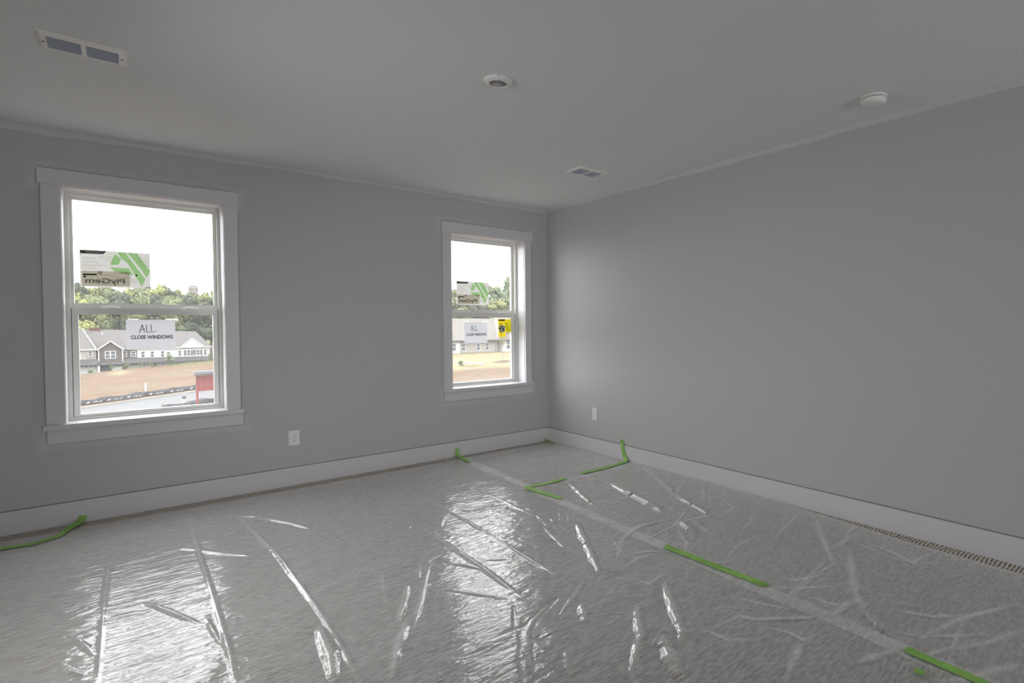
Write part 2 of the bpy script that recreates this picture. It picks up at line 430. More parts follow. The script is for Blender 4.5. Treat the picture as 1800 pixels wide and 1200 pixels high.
# ------------------------------------------------------------------ windows
def window(n, W, label):
    x0, x1 = W['ix']; o0, o1 = W['ox']; zt, zb = W['top'], W['bot']
    root = empty('window_%d' % n, ((x0 + x1) / 2, 0, zb), label, 'window', kind='structure')
    L = lambda o: (setattr(o, 'parent', root), local(o, root.location))[1]
    # wide flat casings, head board slightly longer and prouder, sill and apron
    L(MB().box(W['hx'][0], W['hx'][1], -.024, 0, W['hz'][0], W['hz'][1]).build('head_casing', M_trim, bevel=.002))
    MBc = MB().box(W['hx'][0] + .002, W['hx'][1] - .002, -.022, 0, W['hz'][1], W['hz'][1] + .003)
    L(MBc.build('caulk_bead', M_caulk))
    L(MB().box(o0, x0 - .003, -.018, 0, zb, W['hz'][0]).build('side_casing', M_trim, bevel=.002))
    L(MB().box(x1 + .003, o1, -.018, 0, zb, W['hz'][0]).build('side_casing', M_trim, bevel=.002))
    L(MB().box(o0 - .012, o1 + .018, -.042, .135, zb - .029, zb).build('sill', M_trim, bevel=.002))
    L(MB().box(o0 + .003, o1 + .014, -.018, 0, zb - .116, zb - .029).build('apron', M_trim, bevel=.002))
    # wooden jamb liners of the deep reveal
    j = MB(); j.box(x0 - .012, x0, 0, .135, zb, zt); j.box(x1, x1 + .012, 0, .135, zb, zt); j.box(x0, x1, 0, .135, zt, zt + .012)
    L(j.build('jamb', M_trim, bevel=.001))
    # vinyl frame: jambs, head and sill with a stepped track
    f = MB(); fw = .022
    f.box(x0, x0 + fw, .135, WT + .02, zb, zt); f.box(x1 - fw, x1, .135, WT + .02, zb, zt)
    f.box(x0 + fw, x1 - fw, .135, WT + .02, zt - fw, zt); f.box(x0 + fw, x1 - fw, .135, WT + .02, zb - .03, zb + .018)
    f.box(x0 + fw, x0 + fw + .006, .17, .176, zb + .018, zt - fw); f.box(x1 - fw - .006, x1 - fw, .17, .176, zb + .018, zt - fw)
    L(f.build('frame', M_vinyl, bevel=.0015))
    a0, a1 = x0 + fw, x1 - fw
    zm0, zm1 = 1.311, 1.352         # meeting rail of the lower sash
    # lower sash, inner track
    s = MB(); gl, gr = x0 + W['ls'][0], x1 - W['ls'][1]; gz = zb + .036
    s.box(a0 + .003, gl, .140, .168, zb + .018, zm1); s.box(gr, a1 - .003, .140, .168, zb + .018, zm1)
    s.box(gl, gr, .140, .168, zb + .018, gz); s.box(gl, gr, .136, .168, zm0, zm1)
    lo = L(s.build('lower_sash', M_vinyl, bevel=.0015))
    g = MB().add([(gl, .154, gz), (gr, .154, gz), (gr, .154, zm0), (gl, .154, zm0)], [(0, 1, 2, 3)]).build('glass', M_glass); local(g, root.location); g.parent = lo
    k = MB(); k.box(a0, a0 + .003, .142, .166, zb + .02, zm1); k.box(a1 - .003, a1, .142, .166, zb + .02, zm1)
    k.box(a0 + .003, a1 - .003, .1385, .141, zb + .0175, zb + .0195)
    k = k.build('weatherstrip', M_black); local(k, root.location); k.parent = lo
    w = x1 - x0
    for fx in (.26, .78):           # curved tilt latches on top of the meeting rail
        cx = x0 + w * fx
        pts = [(cx + .045 * math.cos(a), .150, zm1 + .010 * math.sin(a)) for a in np.linspace(math.pi, 0, 13)]
        t = MB().tube(pts, .0035, 6).build('tilt_latch', M_plastic, smooth=True); local(t, root.location); t.parent = lo
    # upper sash, outer track
    s = MB(); ul, ur = x0 + W['us'][0], x1 - W['us'][1]; uz0, uz1 = 1.384, zt - .042
    s.box(a0, ul, .172, .200, 1.33, zt - fw); s.box(ur, a1, .172, .200, 1.33, zt - fw)
    s.box(ul, ur, .172, .200, uz1, zt - fw); s.box(ul, ur, .172, .200, 1.33, uz0)
    up = L(s.build('upper_sash', M_vinyl, bevel=.0015))
    g = MB().add([(ul, .186, uz0), (ur, .186, uz0), (ur, .186, uz1), (ul, .186, uz1)], [(0, 1, 2, 3)]).build('glass', M_glass); local(g, root.location); g.parent = up
    return root
window(1, W1, 'larger left double-hung window with a paper notice, townhouses outside')
window(2, W2, 'double-hung window near the room corner with a yellow label in it')

# ------------------------------------------------------------------ plastic film on the carpet
RIDGES = [
('b',0.014,[0.0072,0.0072,0.0076,0.0081],[(-2.810,-0.551),(-2.711,-0.673),(-2.567,-0.989),(-2.468,-1.273)]),
('b',0.016,[0.0035,0.0044,0.0051,0.0061],[(-3.223,-0.803),(-3.042,-1.069),(-2.936,-1.251),(-2.796,-1.422)]),
('t',0.018,0.01,[(-2.797,-0.519),(-2.753,-1.179),(-2.731,-1.493),(-2.718,-2.244),(-2.724,-2.659),(-2.732,-2.806),(-2.729,-2.883)]),
('t',0.016,0.007,[(-3.027,-0.272),(-3.036,-1.085),(-3.037,-1.494),(-3.039,-2.026),(-3.043,-2.323),(-3.048,-2.585)]),
('t',0.014,0.006,[(-3.383,-0.800),(-3.391,-1.075),(-3.395,-1.532),(-3.394,-1.944),(-3.395,-2.262)]),
('c',0.018,0.01,[(-3.290,-1.617),(-3.245,-1.693),(-3.185,-1.833),(-3.101,-2.032)]),
('c',0.012,0.008,[(-3.079,-1.988),(-3.071,-2.112),(-3.058,-2.268)]),
('c',0.014,0.008,[(-3.039,-2.085),(-3.041,-2.274),(-3.043,-2.441)]),
('b',0.028,[0.0097,0.0096,0.0095,0.0091],[(-2.748,-2.374),(-2.758,-2.497),(-2.768,-2.628),(-2.803,-2.814)]),
('c',0.012,0.007,[(-3.510,-1.740),(-3.457,-1.860),(-3.412,-2.026),(-3.392,-2.035)]),
('c',0.014,0.008,[(-3.500,-2.028),(-3.467,-2.112),(-3.429,-2.168)]),
('t',0.016,0.006,[(-1.762,-0.750),(-1.761,-1.514),(-1.772,-2.234),(-1.791,-2.822),(-1.793,-2.951)]),
('t',0.02,0.009,[(-2.002,-1.561),(-2.009,-2.042),(-2.007,-2.358),(-2.026,-2.781)]),
('c',0.008,0.003,[(-1.386,-1.185),(-1.410,-1.802),(-1.397,-2.247)]),
('c',0.016,0.004,[(-2.135,-2.148),(-2.052,-2.263),(-2.013,-2.370)]),
('c',0.016,0.005,[(-2.235,-2.435),(-2.155,-2.584),(-2.062,-2.747)]),
('b',0.01,[0.0019,0.0020,0.0018],[(-1.707,-1.399),(-1.860,-1.548),(-1.944,-1.706)]),
('b',0.012,[0.0021,0.0024,0.0024,0.0024,0.0024,0.0025],[(-2.066,-2.040),(-2.159,-2.098),(-2.216,-2.179),(-2.331,-2.390),(-2.414,-2.548),(-2.501,-2.700)]),
('b',0.009,[0.0030,0.0028,0.0026],[(-2.383,-2.023),(-2.441,-2.212),(-2.488,-2.382)]),
('b',0.014,[0.0035,0.0034,0.0035],[(-2.340,-2.245),(-2.407,-2.389),(-2.502,-2.569)]),
('b',0.009,[0.0020,0.0019],[(-2.214,-2.073),(-2.300,-2.267)]),
('b',0.01,[0.0010,0.0010,0.0010,0.0010],[(-2.084,-2.774),(-2.190,-2.964),(-2.286,-3.147),(-2.333,-3.252)]),
('b',0.02,[0.0035,0.0031,0.0026,0.0024,0.0022,0.0023],[(-1.910,-2.855),(-1.988,-2.889),(-2.095,-2.939),(-2.157,-2.994),(-2.232,-3.128),(-2.283,-3.237)]),
('b',0.02,[0.0058,0.0050,0.0044,0.0039],[(-1.714,-2.801),(-1.836,-2.890),(-1.912,-2.934),(-2.012,-2.998)]),
('b',0.03,[0.0114,0.0114,0.0115,0.0117],[(-1.252,-2.123),(-1.381,-2.358),(-1.533,-2.639),(-1.650,-2.860)]),
('b',0.028,[0.0082,0.0082,0.0081],[(-1.857,-2.959),(-1.900,-3.030),(-1.955,-3.115)]),
('b',0.012,[0.0029,0.0033,0.0036,0.0038],[(-1.399,-1.886),(-1.498,-2.188),(-1.547,-2.371),(-1.572,-2.474)]),
('b',0.01,[0.0029,0.0031],[(-1.374,-2.008),(-1.459,-2.237)]),
('b',0.008,[0.0024,0.0023],[(-1.230,-1.897),(-1.350,-2.072)]),
('b',0.008,[0.0027,0.0026],[(-1.208,-1.949),(-1.320,-2.127)]),
('b',0.022,[0.0100,0.0105,0.0107,0.0114],[(-0.775,-1.357),(-0.885,-1.661),(-0.940,-1.793),(-1.032,-2.069)]),
('b',0.008,[0.0042,0.0043],[(-0.723,-1.472),(-0.781,-1.644)]),
('b',0.008,[0.0047,0.0050],[(-0.581,-1.265),(-0.622,-1.502)]),
('b',0.032,[0.0215,0.0225,0.0237,0.0248,0.0254],[(-0.572,-1.615),(-0.639,-1.856),(-0.694,-2.096),(-0.744,-2.311),(-0.801,-2.494)]),
('b',0.024,[0.0194,0.0197,0.0199],[(-0.800,-2.550),(-0.855,-2.683),(-0.919,-2.829)]),
('b',0.02,[0.0176,0.0180,0.0185,0.0192,0.0196],[(-0.065,-1.508),(-0.345,-2.039),(-0.501,-2.347),(-0.556,-2.535),(-0.644,-2.779)]),
('b',0.008,[0.0065,0.0069,0.0073,0.0074],[(-0.583,-2.096),(-0.713,-2.535),(-0.861,-2.962),(-0.935,-3.173)]),
('b',0.03,[0.0106,0.0125,0.0133,0.0129,0.0118,0.0109],[(-1.622,-3.139),(-1.702,-3.157),(-1.778,-3.235),(-1.847,-3.327),(-1.944,-3.397),(-2.072,-3.495)]),
('b',0.028,[0.0162,0.0160,0.0159,0.0156,0.0153,0.0139],[(-1.425,-3.056),(-1.499,-3.133),(-1.571,-3.228),(-1.665,-3.352),(-1.713,-3.420),(-1.800,-3.474)]),
('b',0.036,[0.0180,0.0176,0.0175,0.0174],[(-1.765,-3.361),(-1.836,-3.450),(-1.881,-3.525),(-1.942,-3.617)]),
('c',0.012,0.006,[(-1.694,-3.325),(-1.844,-3.392),(-1.914,-3.425)]),
('s',0.045,0.016,[(-0.445,-3.484),(-0.683,-3.619),(-0.924,-3.744),(-1.037,-3.837),(-1.112,-3.960)]),
('s',0.03,0.01,[(-0.955,-3.750),(-1.097,-3.762),(-1.208,-3.768)]),
('s',0.03,0.01,[(-0.111,-3.104),(-0.419,-3.323),(-0.689,-3.525),(-0.791,-3.619)]),
('s',0.025,0.008,[(-0.554,-3.442),(-0.184,-3.428)]),
('s',0.025,0.008,[(-0.308,-3.484),(-0.335,-3.649),(-0.398,-3.799),(-0.175,-3.819)]),
('s',0.03,0.01,[(-1.393,-2.673),(-1.240,-2.549),(-1.047,-2.489),(-0.798,-2.539)]),
('s',0.02,0.006,[(-1.389,-2.726),(-1.261,-2.777),(-1.183,-2.870)]),
('s',0.035,0.012,[(-1.411,-3.766),(-1.553,-3.808),(-1.687,-3.855)]),
('s',0.022,0.007,[(-1.444,-3.605),(-1.405,-3.697),(-1.411,-3.766),(-1.323,-3.785)]),
('s',0.022,0.007,[(-1.383,-3.593),(-1.286,-3.665),(-1.193,-3.741)]),
('s',0.022,0.007,[(-1.618,-3.471),(-1.446,-3.497),(-1.426,-3.553),(-1.206,-3.723)]),
('s',0.02,0.006,[(-1.635,-3.426),(-1.621,-3.570),(-1.528,-3.636)]),
('s',0.02,0.006,[(-1.337,-3.357),(-1.289,-3.518),(-1.233,-3.635)]),
('s',0.03,0.01,[(-1.112,-3.960),(-1.065,-4.069),(-0.775,-4.143),(-0.468,-4.274)]),
('s',0.03,0.01,[(-1.413,-3.962),(-1.295,-4.003),(-1.180,-4.053)]),
('s',0.025,0.008,[(-0.944,-3.893),(-0.877,-4.048),(-0.761,-4.139)]),
('s',0.025,0.008,[(-1.065,-4.069),(-0.961,-4.156),(-0.851,-4.242)]),
('s',0.03,0.01,[(-1.102,-4.159),(-0.917,-4.258),(-0.707,-4.322)]),
('s',0.04,0.014,[(-1.323,-4.193),(-1.178,-4.288),(-0.970,-4.375)]),
('s',0.02,0.006,[(-1.048,-3.361),(-0.992,-3.495),(-0.770,-3.580)]),
('s',0.022,0.007,[(-1.147,-3.425),(-1.067,-3.538),(-0.871,-3.685)]),
('s',0.022,0.007,[(-1.096,-3.583),(-1.080,-3.734),(-1.003,-3.773)]),
('s',0.02,0.006,[(-1.292,-3.047),(-1.118,-3.122),(-1.006,-3.181)]),
('s',0.02,0.006,[(-1.539,-2.900),(-1.521,-3.037),(-1.333,-3.009)]),
('s',0.02,0.006,[(-1.518,-2.835),(-1.365,-2.797),(-1.227,-2.829)]),
('s',0.018,0.006,[(-1.271,-2.462),(-1.357,-2.656),(-1.474,-2.742)]),
('s',0.03,0.01,[(-2.448,-2.548),(-2.558,-2.725),(-2.665,-2.942)]),
('b',0.01,[0.0109,0.0110,0.0110,0.0110],[(-1.011,-3.830),(-1.086,-3.882),(-1.128,-3.945),(-1.156,-3.994)]),
('c',0.01,0.005,[(-2.154,-3.067),(-2.072,-3.063),(-2.011,-3.075)]),
('c',0.008,0.004,[(-2.157,-3.110),(-2.096,-3.116)]),
('c',0.008,0.004,[(-2.093,-3.149),(-2.045,-3.110)]),
('c',0.008,0.004,[(-2.090,-3.203),(-2.041,-3.167)]),
('c',0.01,0.005,[(-2.204,-3.154),(-2.149,-3.147)]),
('c',0.01,0.005,[(-2.105,-3.174),(-2.151,-3.250),(-2.193,-3.321)]),
('c',0.01,0.005,[(-2.213,-3.193),(-2.254,-3.264)])
]


_r = np.random.default_rng(23)
for _i in range(18):          # the right-hand sheet is loosely gathered everywhere
    _x, _y = _r.uniform(-1.15, -.2), _r.uniform(-4.5, -2.0); _a = _r.normal(.45, .55); _l = _r.uniform(.16, .42); _c = _r.normal(0, .25)
    RIDGES.append(('s', _r.uniform(.008, .017), _r.uniform(.002, .005), [(_x + (_k - 1) * _l * math.cos(_a + _c * (_k - 1)), _y + (_k - 1) * _l * math.sin(_a + _c * (_k - 1))) for _k in (0, 1, 2)]))
for _i in range(30):          # small crumples near the middle of the floor
    _x, _y = _r.uniform(-2.1, -1.1), _r.uniform(-3.5, -1.5); _a = _r.normal(-1.1, .6); _l = _r.uniform(.03, .11)
    RIDGES.append(('c', _r.uniform(.007, .012), _r.uniform(.002, .005), [(_x - _l * math.cos(_a), _y - _l * math.sin(_a)), (_x + .01, _y), (_x + _l * math.cos(_a + .3), _y + _l * math.sin(_a + .3))]))

def vnoise(x, y, sx, sy, seed):
    r = np.random.default_rng(seed).random((257, 257)).astype(np.float32)
    gx, gy = x / sx + 100.5, y / sy + 120.5
    ix, iy = np.floor(gx).astype(int), np.floor(gy).astype(int)
    fx, fy = gx - ix, gy - iy
    fx = fx * fx * (3 - 2 * fx); fy = fy * fy * (3 - 2 * fy)
    ix %= 256; iy %= 256
    a = r[ix, iy] * (1 - fx) + r[ix + 1, iy] * fx
    c = r[ix, iy + 1] * (1 - fx) + r[ix + 1, iy + 1] * fx
    return a * (1 - fy) + c * fy - .5

def film_height(X, Y):
    fold = np.zeros(X.shape, np.float32); taut = np.zeros(X.shape, np.float32)
    h = .0050 * vnoise(X + .25 * Y, Y - .15 * X, .50, .28, 1)
    h += .0042 * vnoise(X * .96 + Y * .28, Y * .96 - X * .28, .16, .085, 2)
    h += .0015 * vnoise(X, Y + .12 * X, .10, .034, 3)
    # rougher, more crumpled patches
    m = np.clip(vnoise(X, Y, .55, .45, 4) * 3 + .25, 0, 1)
    h += m * .0024 * (.5 - np.abs(vnoise(X * .8 + Y * .6, Y * .8 - X * .6, .060, .045, 5)))
    h += m * .0012 * (.5 - np.abs(vnoise(X * .8 - Y * .6, Y * .8 + X * .6, .032, .026, 6)))
    for i, (kind, w, hh, pts) in enumerate(RIDGES):
        P = np.array(pts)
        if kind == 's': hh = hh * .42
        lo = P.min(0) - w * 1.3; hi = P.max(0) + w * 1.3
        ii, jj = np.where((X > lo[0]) & (X < hi[0]) & (Y > lo[1]) & (Y < hi[1]))
        if len(ii) == 0: continue
        x, y = X[ii, jj], Y[ii, jj]
        seg = np.linalg.norm(np.diff(P, axis=0), axis=1); tot = seg.sum(); acc = 0
        d = np.full(len(x), 9.0); s = np.zeros(len(x))
        for k in range(len(P) - 1):
            v = P[k + 1] - P[k]
            t = np.clip(((x - P[k][0]) * v[0] + (y - P[k][1]) * v[1]) / (v @ v + 1e-9), 0, 1)
            dd = np.hypot(x - P[k][0] - t * v[0], y - P[k][1] - t * v[1])
            q = dd < d
            d[q] = dd[q]; s[q] = acc + t[q] * seg[k]
            acc += seg[k]
        e = np.clip(np.minimum(s, tot - s) / (.30 * tot + .01), 0, 1)
        wv = np.random.default_rng(40 + i).random(64)
        mod = .75 + .5 * np.interp(s, np.linspace(0, tot + 1e-6, 12), wv[:12])
        ww = w * ((.7 + .35 * e) if kind != 'b' else (.25 + .8 * e ** .6)) * (.85 + .3 * np.interp(s, np.linspace(0, tot + 1e-6, 12), wv[20:32]))
        if kind == 'b': hh = np.interp(s, np.concatenate([[0], np.cumsum(seg)]), hh); mod = ww / w; e = np.clip(np.minimum(s, tot - s) / (.12 * tot + .006), 0, 1)
        u = np.clip(d / ww, 0, 1)
        if kind == 't': p = (1 - u) ** 1.25
        elif kind == 'b': p = 1 - u ** 1.45
        elif kind == 's': p = .5 + .5 * np.cos(math.pi * u)
        else: p = (.5 + .5 * np.cos(math.pi * u)) ** .85
        q_ = np.clip(p * {'b': 6, 's': 1.3, 'c': 2, 't': 2}[kind], 0, 1); q_ = q_ * q_ * (3 - 2 * q_) * np.clip(e * 4, 0, 1) * (.97 if kind == 'b' else .8)
        h[ii, jj] = h[ii, jj] * (1 - q_) + hh * mod * e * p
        fold[ii, jj] = np.maximum(fold[ii, jj], p ** {'t': 1, 'c': 2, 's': 2.5, 'b': 3}[kind] * e * mod * {'t': .5, 'c': .4, 's': .9, 'b': .3}[kind])
        taut[ii, jj] = np.maximum(taut[ii, jj], np.clip(p * 6, 0, 1))
    return h, fold, taut

def film(name, label, xa, xb, ya, yb, step, z0, edge_haze=(0, 0, 0)):
    """xa, xb are functions of y (side edges), ya > yb the far and near ends"""
    ny = int((ya - yb) / step) + 1
    ys = np.linspace(ya, yb, ny)
    wid = max(float(np.max(xb(ys) - xa(ys))), .1)
    nx = int(wid / step) + 1
    u = np.linspace(0, 1, nx)
    X = xa(ys)[None, :] + u[:, None] * (xb(ys) - xa(ys))[None, :]
    Y = np.broadcast_to(ys[None, :], X.shape).copy()
    Y += .012 * vnoise(X, Y * 0, .22, 1, 31) * np.clip(1 - np.abs(Y - ya) / .3, 0, 1)
    Hh, FO, TA = film_height(X, Y)
    Z = z0 + .006 + np.clip(Hh, -.0035, .03)
    # edges lie down on the carpet, except a slightly curling far edge
    ed = np.minimum(np.minimum(X - xa(ys)[None, :], xb(ys)[None, :] - X), np.minimum(ya - Y, Y - yb))
    Z = z0 + (Z - z0) * (.35 + .65 * np.clip(ed / .05, 0, 1))
    V = np.stack([X, Y, Z], -1).reshape(-1, 3).astype(np.float32)
    idx = np.arange(nx * ny).reshape(nx, ny)
    F = np.stack([idx[:-1, :-1], idx[:-1, 1:], idx[1:, 1:], idx[1:, :-1]], -1).reshape(-1, 4).astype(np.int32)
    me = bpy.data.meshes.new(name)
    me.vertices.add(len(V)); me.vertices.foreach_set('co', V.ravel())
    me.loops.add(F.size); me.loops.foreach_set('vertex_index', F.ravel())
    me.polygons.add(len(F)); me.polygons.foreach_set('loop_start', np.arange(0, F.size, 4, dtype=np.int32))
    me.polygons.foreach_set('use_smooth', np.ones(len(F), bool))
    me.update(calc_edges=True); me.validate()
    if me.polygons[0].normal.z < 0: me.flip_normals()
    # extra haze painted along the sheet edges to lighten the joints
    for on, dist in zip(edge_haze, (X - xa(ys)[None, :], xb(ys)[None, :] - X, ya - Y)):
        if on: FO = np.maximum(FO, on * np.clip((.085 - dist) / .012, 0, 1) * (.7 + .6 * vnoise(X, Y, .2, .2, 8)))
    at = me.attributes.new('fold', 'FLOAT', 'POINT'); at.data.foreach_set('value', np.clip(FO, 0, 1).astype(np.float32).ravel())
    at = me.attributes.new('taut', 'FLOAT', 'POINT'); at.data.foreach_set('value', np.clip(TA, 0, 1).astype(np.float32).ravel())
    me.materials.append(M_film)
    o = bpy.data.objects.new(name, me); COL.objects.link(o)
    o.cycles.shadow_terminator_offset = .25; o.cycles.shadow_terminator_geometry_offset = .25
    return tag(o, label, 'plastic film')

jit = lambda ys, s, a: a * vnoise(ys, ys * 0, .25, 1, s)
film('plastic_film', 'widest clear plastic film sheet on the carpet, before the left window',
     lambda y: np.full_like(y, -4.22), lambda y: -1.055 + np.interp(y, [-4.6, -1.3, -.1], [-.10, .0, .03]) + jit(y, 3, .02), -.148, -4.72, .0050, .003, (0, .8, 0))
film('plastic_film', 'smallest clear plastic film sheet, square patch in the room corner',
     lambda y: -1.135 + np.interp(y, [-1.4, -.1], [0, .05]) + jit(y, 4, .015), lambda y: np.full_like(y, -.020) + jit(y, 5, .006), -.125, -1.40, .0045, .0052, (.8, 0, 0))
film('plastic_film', 'crumpled clear plastic film sheet running along the right wall',
     lambda y: -1.145 + np.interp(y, [-4.6, -1.3], [-.11, 0]) + jit(y, 6, .02),
     lambda y: np.interp(y, [-4.7, -4.2, -3.75, -2.93, -2.2, -1.2], [-.150, -.135, -.120, -.045, -.022, -.022]) + jit(y, 7, .008), -1.325, -4.72, .0045, .0074, (.8, 0, .7))

# ------------------------------------------------------------------ green masking tape
M_tape = mat('green_tape', (.27, .52, .12), .55, .4, noise=(9, .18), bump=(60, .25, .003))
def tape(label, pts, width=.036, normals=None, seed=0):
    """a crinkled ribbon along a path; normals tell which way its sticky side faces away from"""
    rng = np.random.default_rng(seed + 70)
    P = [Vector(p) for p in pts]
    N = [Vector(n) for n in (normals or [(0, 0, 1)] * len(P))]
    pts2, nr2 = [], []
    for i in range(len(P) - 1):
        k = max(2, int((P[i + 1] - P[i]).length / .012))
        for j in range(k):
            t = j / k
            pts2.append(P[i].lerp(P[i + 1], t)); nr2.append(N[i].lerp(N[i + 1], t).normalized())
    pts2.append(P[-1]); nr2.append(N[-1])
    vs, fs = [], []
    for i, p in enumerate(pts2):
        tg = (pts2[min(i + 1, len(pts2) - 1)] - pts2[max(i - 1, 0)]).normalized()
        s = tg.cross(nr2[i]).normalized()
        w = width / 2 * (1 + rng.normal(0, .07))
        up = nr2[i] * (.0012 + abs(rng.normal(0, .0012)))
        if i in (0, len(pts2) - 1): s = (s + tg * rng.normal(0, .3)).normalized()
        for q in (-1, -.3, .35, 1):
            vs.append(p + s * w * q + up + nr2[i] * abs(rng.normal(0, .0011)))
        for q in (1, -1):
            vs.append(p + s * w * q)
    for i in range(len(pts2) - 1):
        a, c = i * 6, i * 6 + 6
        for k in range(6):
            k2 = (k + 1) % 6
            fs.append((a + k, a + k2, c + k2, c + k))
    fs.append((5, 4, 3, 2, 1, 0)); e = (len(pts2) - 1) * 6
    fs.append((e, e + 1, e + 2, e + 3, e + 4, e + 5))
    return tag(MB().add(vs, fs).build('masking_tape', M_tape, smooth=False), label, 'tape')
Z = .0155
UP, WL, WR = (0, 0, 1), (0, -1, 0), (-1, 0, 0)
tape('green masking tape along the film edge below the left window', [(-4.05, -.30, Z), (-3.834, -.330, Z), (-3.704, -.350, Z), (-3.619, -.290, Z), (-3.565, -.120, Z), (-3.53, -.030, .018), (-3.522, -.016, .045)],
     .040, [UP, UP, UP, UP, UP, (0, -.6, .8), WL], 1)
tape('short green masking tape from the baseboard below the window near the corner', [(-1.035, -.020, .078), (-1.042, -.017, .055), (-1.045, -.030, .022), (-1.055, -.14, Z), (-1.078, -.335, Z)],
     .030, [WL, WL, (0, -.7, .7), UP, UP], 2)
tape('smallest dark green tape scrap tucked in the room corner', [(-.045, -.018, .030), (-.055, -.05, .018), (-.090, -.215, Z)], .028, [WL, (0, -.5, .8), UP], 3)
tape('green masking tape running up over the right baseboard onto the wall', [(-.010, -1.165, .176), (-.004, -1.178, .160), (-.017, -1.195, .130), (-.018, -1.225, .040), (-.050, -1.275, .0175), (-.085, -1.29, Z), (-.36, -1.330, Z), (-.590, -1.316, Z)],
     .042, [WR, WR, WR, WR, (-.7, 0, .7), UP, UP, UP], 4)
tape('green tape piece forming the upper arm of the V over the film joint', [(-1.105, -1.352, .0185), (-.962, -1.372, .0180), (-.775, -1.357, .0175)], .040, None, 5)
tape('green tape piece forming the lower arm of the V over the film joint', [(-1.135, -1.345, .023), (-1.112, -1.52, .0180), (-1.090, -1.745, .0175)], .040, None, 6)
tape('longest straight green tape strip in the middle of the floor', [(-1.163, -2.805, .0185), (-1.158, -3.1, .0185), (-1.150, -3.435, .0185)], .040, None, 7)
tape('long green tape strip at the bottom right of the photo', [(-1.199, -4.060, .0185), (-1.206, -4.20, .0185), (-1.216, -4.42, .0185)], .036, None, 8)
tape('tiny square scrap of green tape beside the bottom right strip', [(-1.308, -4.128, .0185), (-1.300, -4.160, .0185)], .026, None, 9)

# ------------------------------------------------------------------ papers and labels on the glass
M_sheet = mat_paper('notice_paper', (.83, .84, .88), .165)
M_ink = mat('black_ink', (.02, .02, .025), .7)
M_ctape = mat_paper('white_tape', (.9, .9, .9), .40)

def text_mesh(body, size, name, mat_, parent, loc, mirror=False, bold=0, sx=1):
    cu = bpy.data.curves.new('lettering', 'FONT')
    cu.body = body; cu.size = size; cu.align_x = 'LEFT'; cu.offset = bold; cu.extrude = 0
    to = bpy.data.objects.new('lettering', cu)
    me = bpy.data.meshes.new_from_object(to)
    bpy.data.objects.remove(to); bpy.data.curves.remove(cu)
    xs_ = [v.co.x for v in me.vertices]; w = max(xs_) - min(xs_); x_ = min(xs_)
    for v in me.vertices:
        x = (v.co.x - x_) / w * sx
        if mirror: x = sx - x
        v.co = Vector((x, 0 - v.co.z, v.co.y))     # letters stand upright, facing the room
    me.name = name; me.materials.clear(); me.materials.append(mat_)
    o = bpy.data.objects.new(name, me); COL.objects.link(o)
    o.parent = parent; o.location = loc
    return o

def stroke(mb, pts, w, y):
    """a pen stroke of flat quads facing the room"""
    for (xa, za), (xb_, zb_) in zip(pts[:-1], pts[1:]):
        d = Vector((xb_ - xa, zb_ - za)); n = Vector((-d.y, d.x)).normalized() * w / 2; e = d.normalized() * w * .3
        q = [(xa - e.x + n.x, za - e.y + n.y), (xa - e.x - n.x, za - e.y - n.y), (xb_ + e.x - n.x, zb_ + e.y - n.y), (xb_ + e.x + n.x, zb_ + e.y + n.y)]
        mb.prism(q, 1, y - .0003, y)

def notice(cx, zt, w, h, label, tilt, tapes):
    """printed sheet hung on the glass by two bits of white tape; local origin at the top left corner"""
    n = 14
    vs, fs = [], []
    for j in range(9):
        for i in range(n):
            u, v = i / (n - 1), j / 8
            bow = -.004 * math.sin(math.pi * u) * v - .006 * v * v * (u - .5) ** 2 * 4 - .0015 * math.sin(7 * u + 3 * v)
            vs.append((u * w, bow - .0035, -v * h + tilt * u * v))
    for j in range(8):
        for i in range(n - 1):
            a = j * n + i
            fs.append((a, a + n, a + n + 1, a + 1))
    o = MB().add(vs, fs).build('paper_notice', M_sheet, smooth=True)
    o.location = (cx, .1515, zt)
    tag(o, label, 'paper notice', 'paper notices taped to the windows')
    text_mesh('CLOSE WINDOWS', .0345, 'printed_text', M_ink, o, (w * .092, -.0125, -h * .645), bold=.0008, sx=w * .85)
    s = MB()
    k = w / .25
    for pts in ([(.065, -.090), (.080, -.034), (.092, -.086)], [(.070, -.070), (.092, -.064)], [(.101, -.036), (.102, -.086), (.120, -.083)], [(.124, -.034), (.126, -.084), (.142, -.082)], [(.142, -.082), (.149, -.077)]):
        stroke(s, [(x * k, z) for x, z in pts], .0036, -.0125)
    s.build('handwritten_word', M_ink, o)
    for x0_, x1_, z0_, z1_ in tapes:
        MB().add([(x0_, -.0045, z0_), (x1_, -.0045, z0_ + .001), (x1_, -.0045, z1_ + .001), (x0_, -.0045, z1_)], [(0, 1, 2, 3)]).build('tape_strip', M_ctape, o)
    return o
notice(-3.304, 1.277, .256, .202, 'white paper notice on the left window, lit grey from behind', -.012, [(.012, .060, -.004, .006), (.205, .272, -.006, .007)])
notice(-.876, 1.262, .246, .206, 'white paper notice on the window near the corner, left of a yellow label', 0, [(.003, .052, -.002, .010), (.200, .250, -.002, .010)])

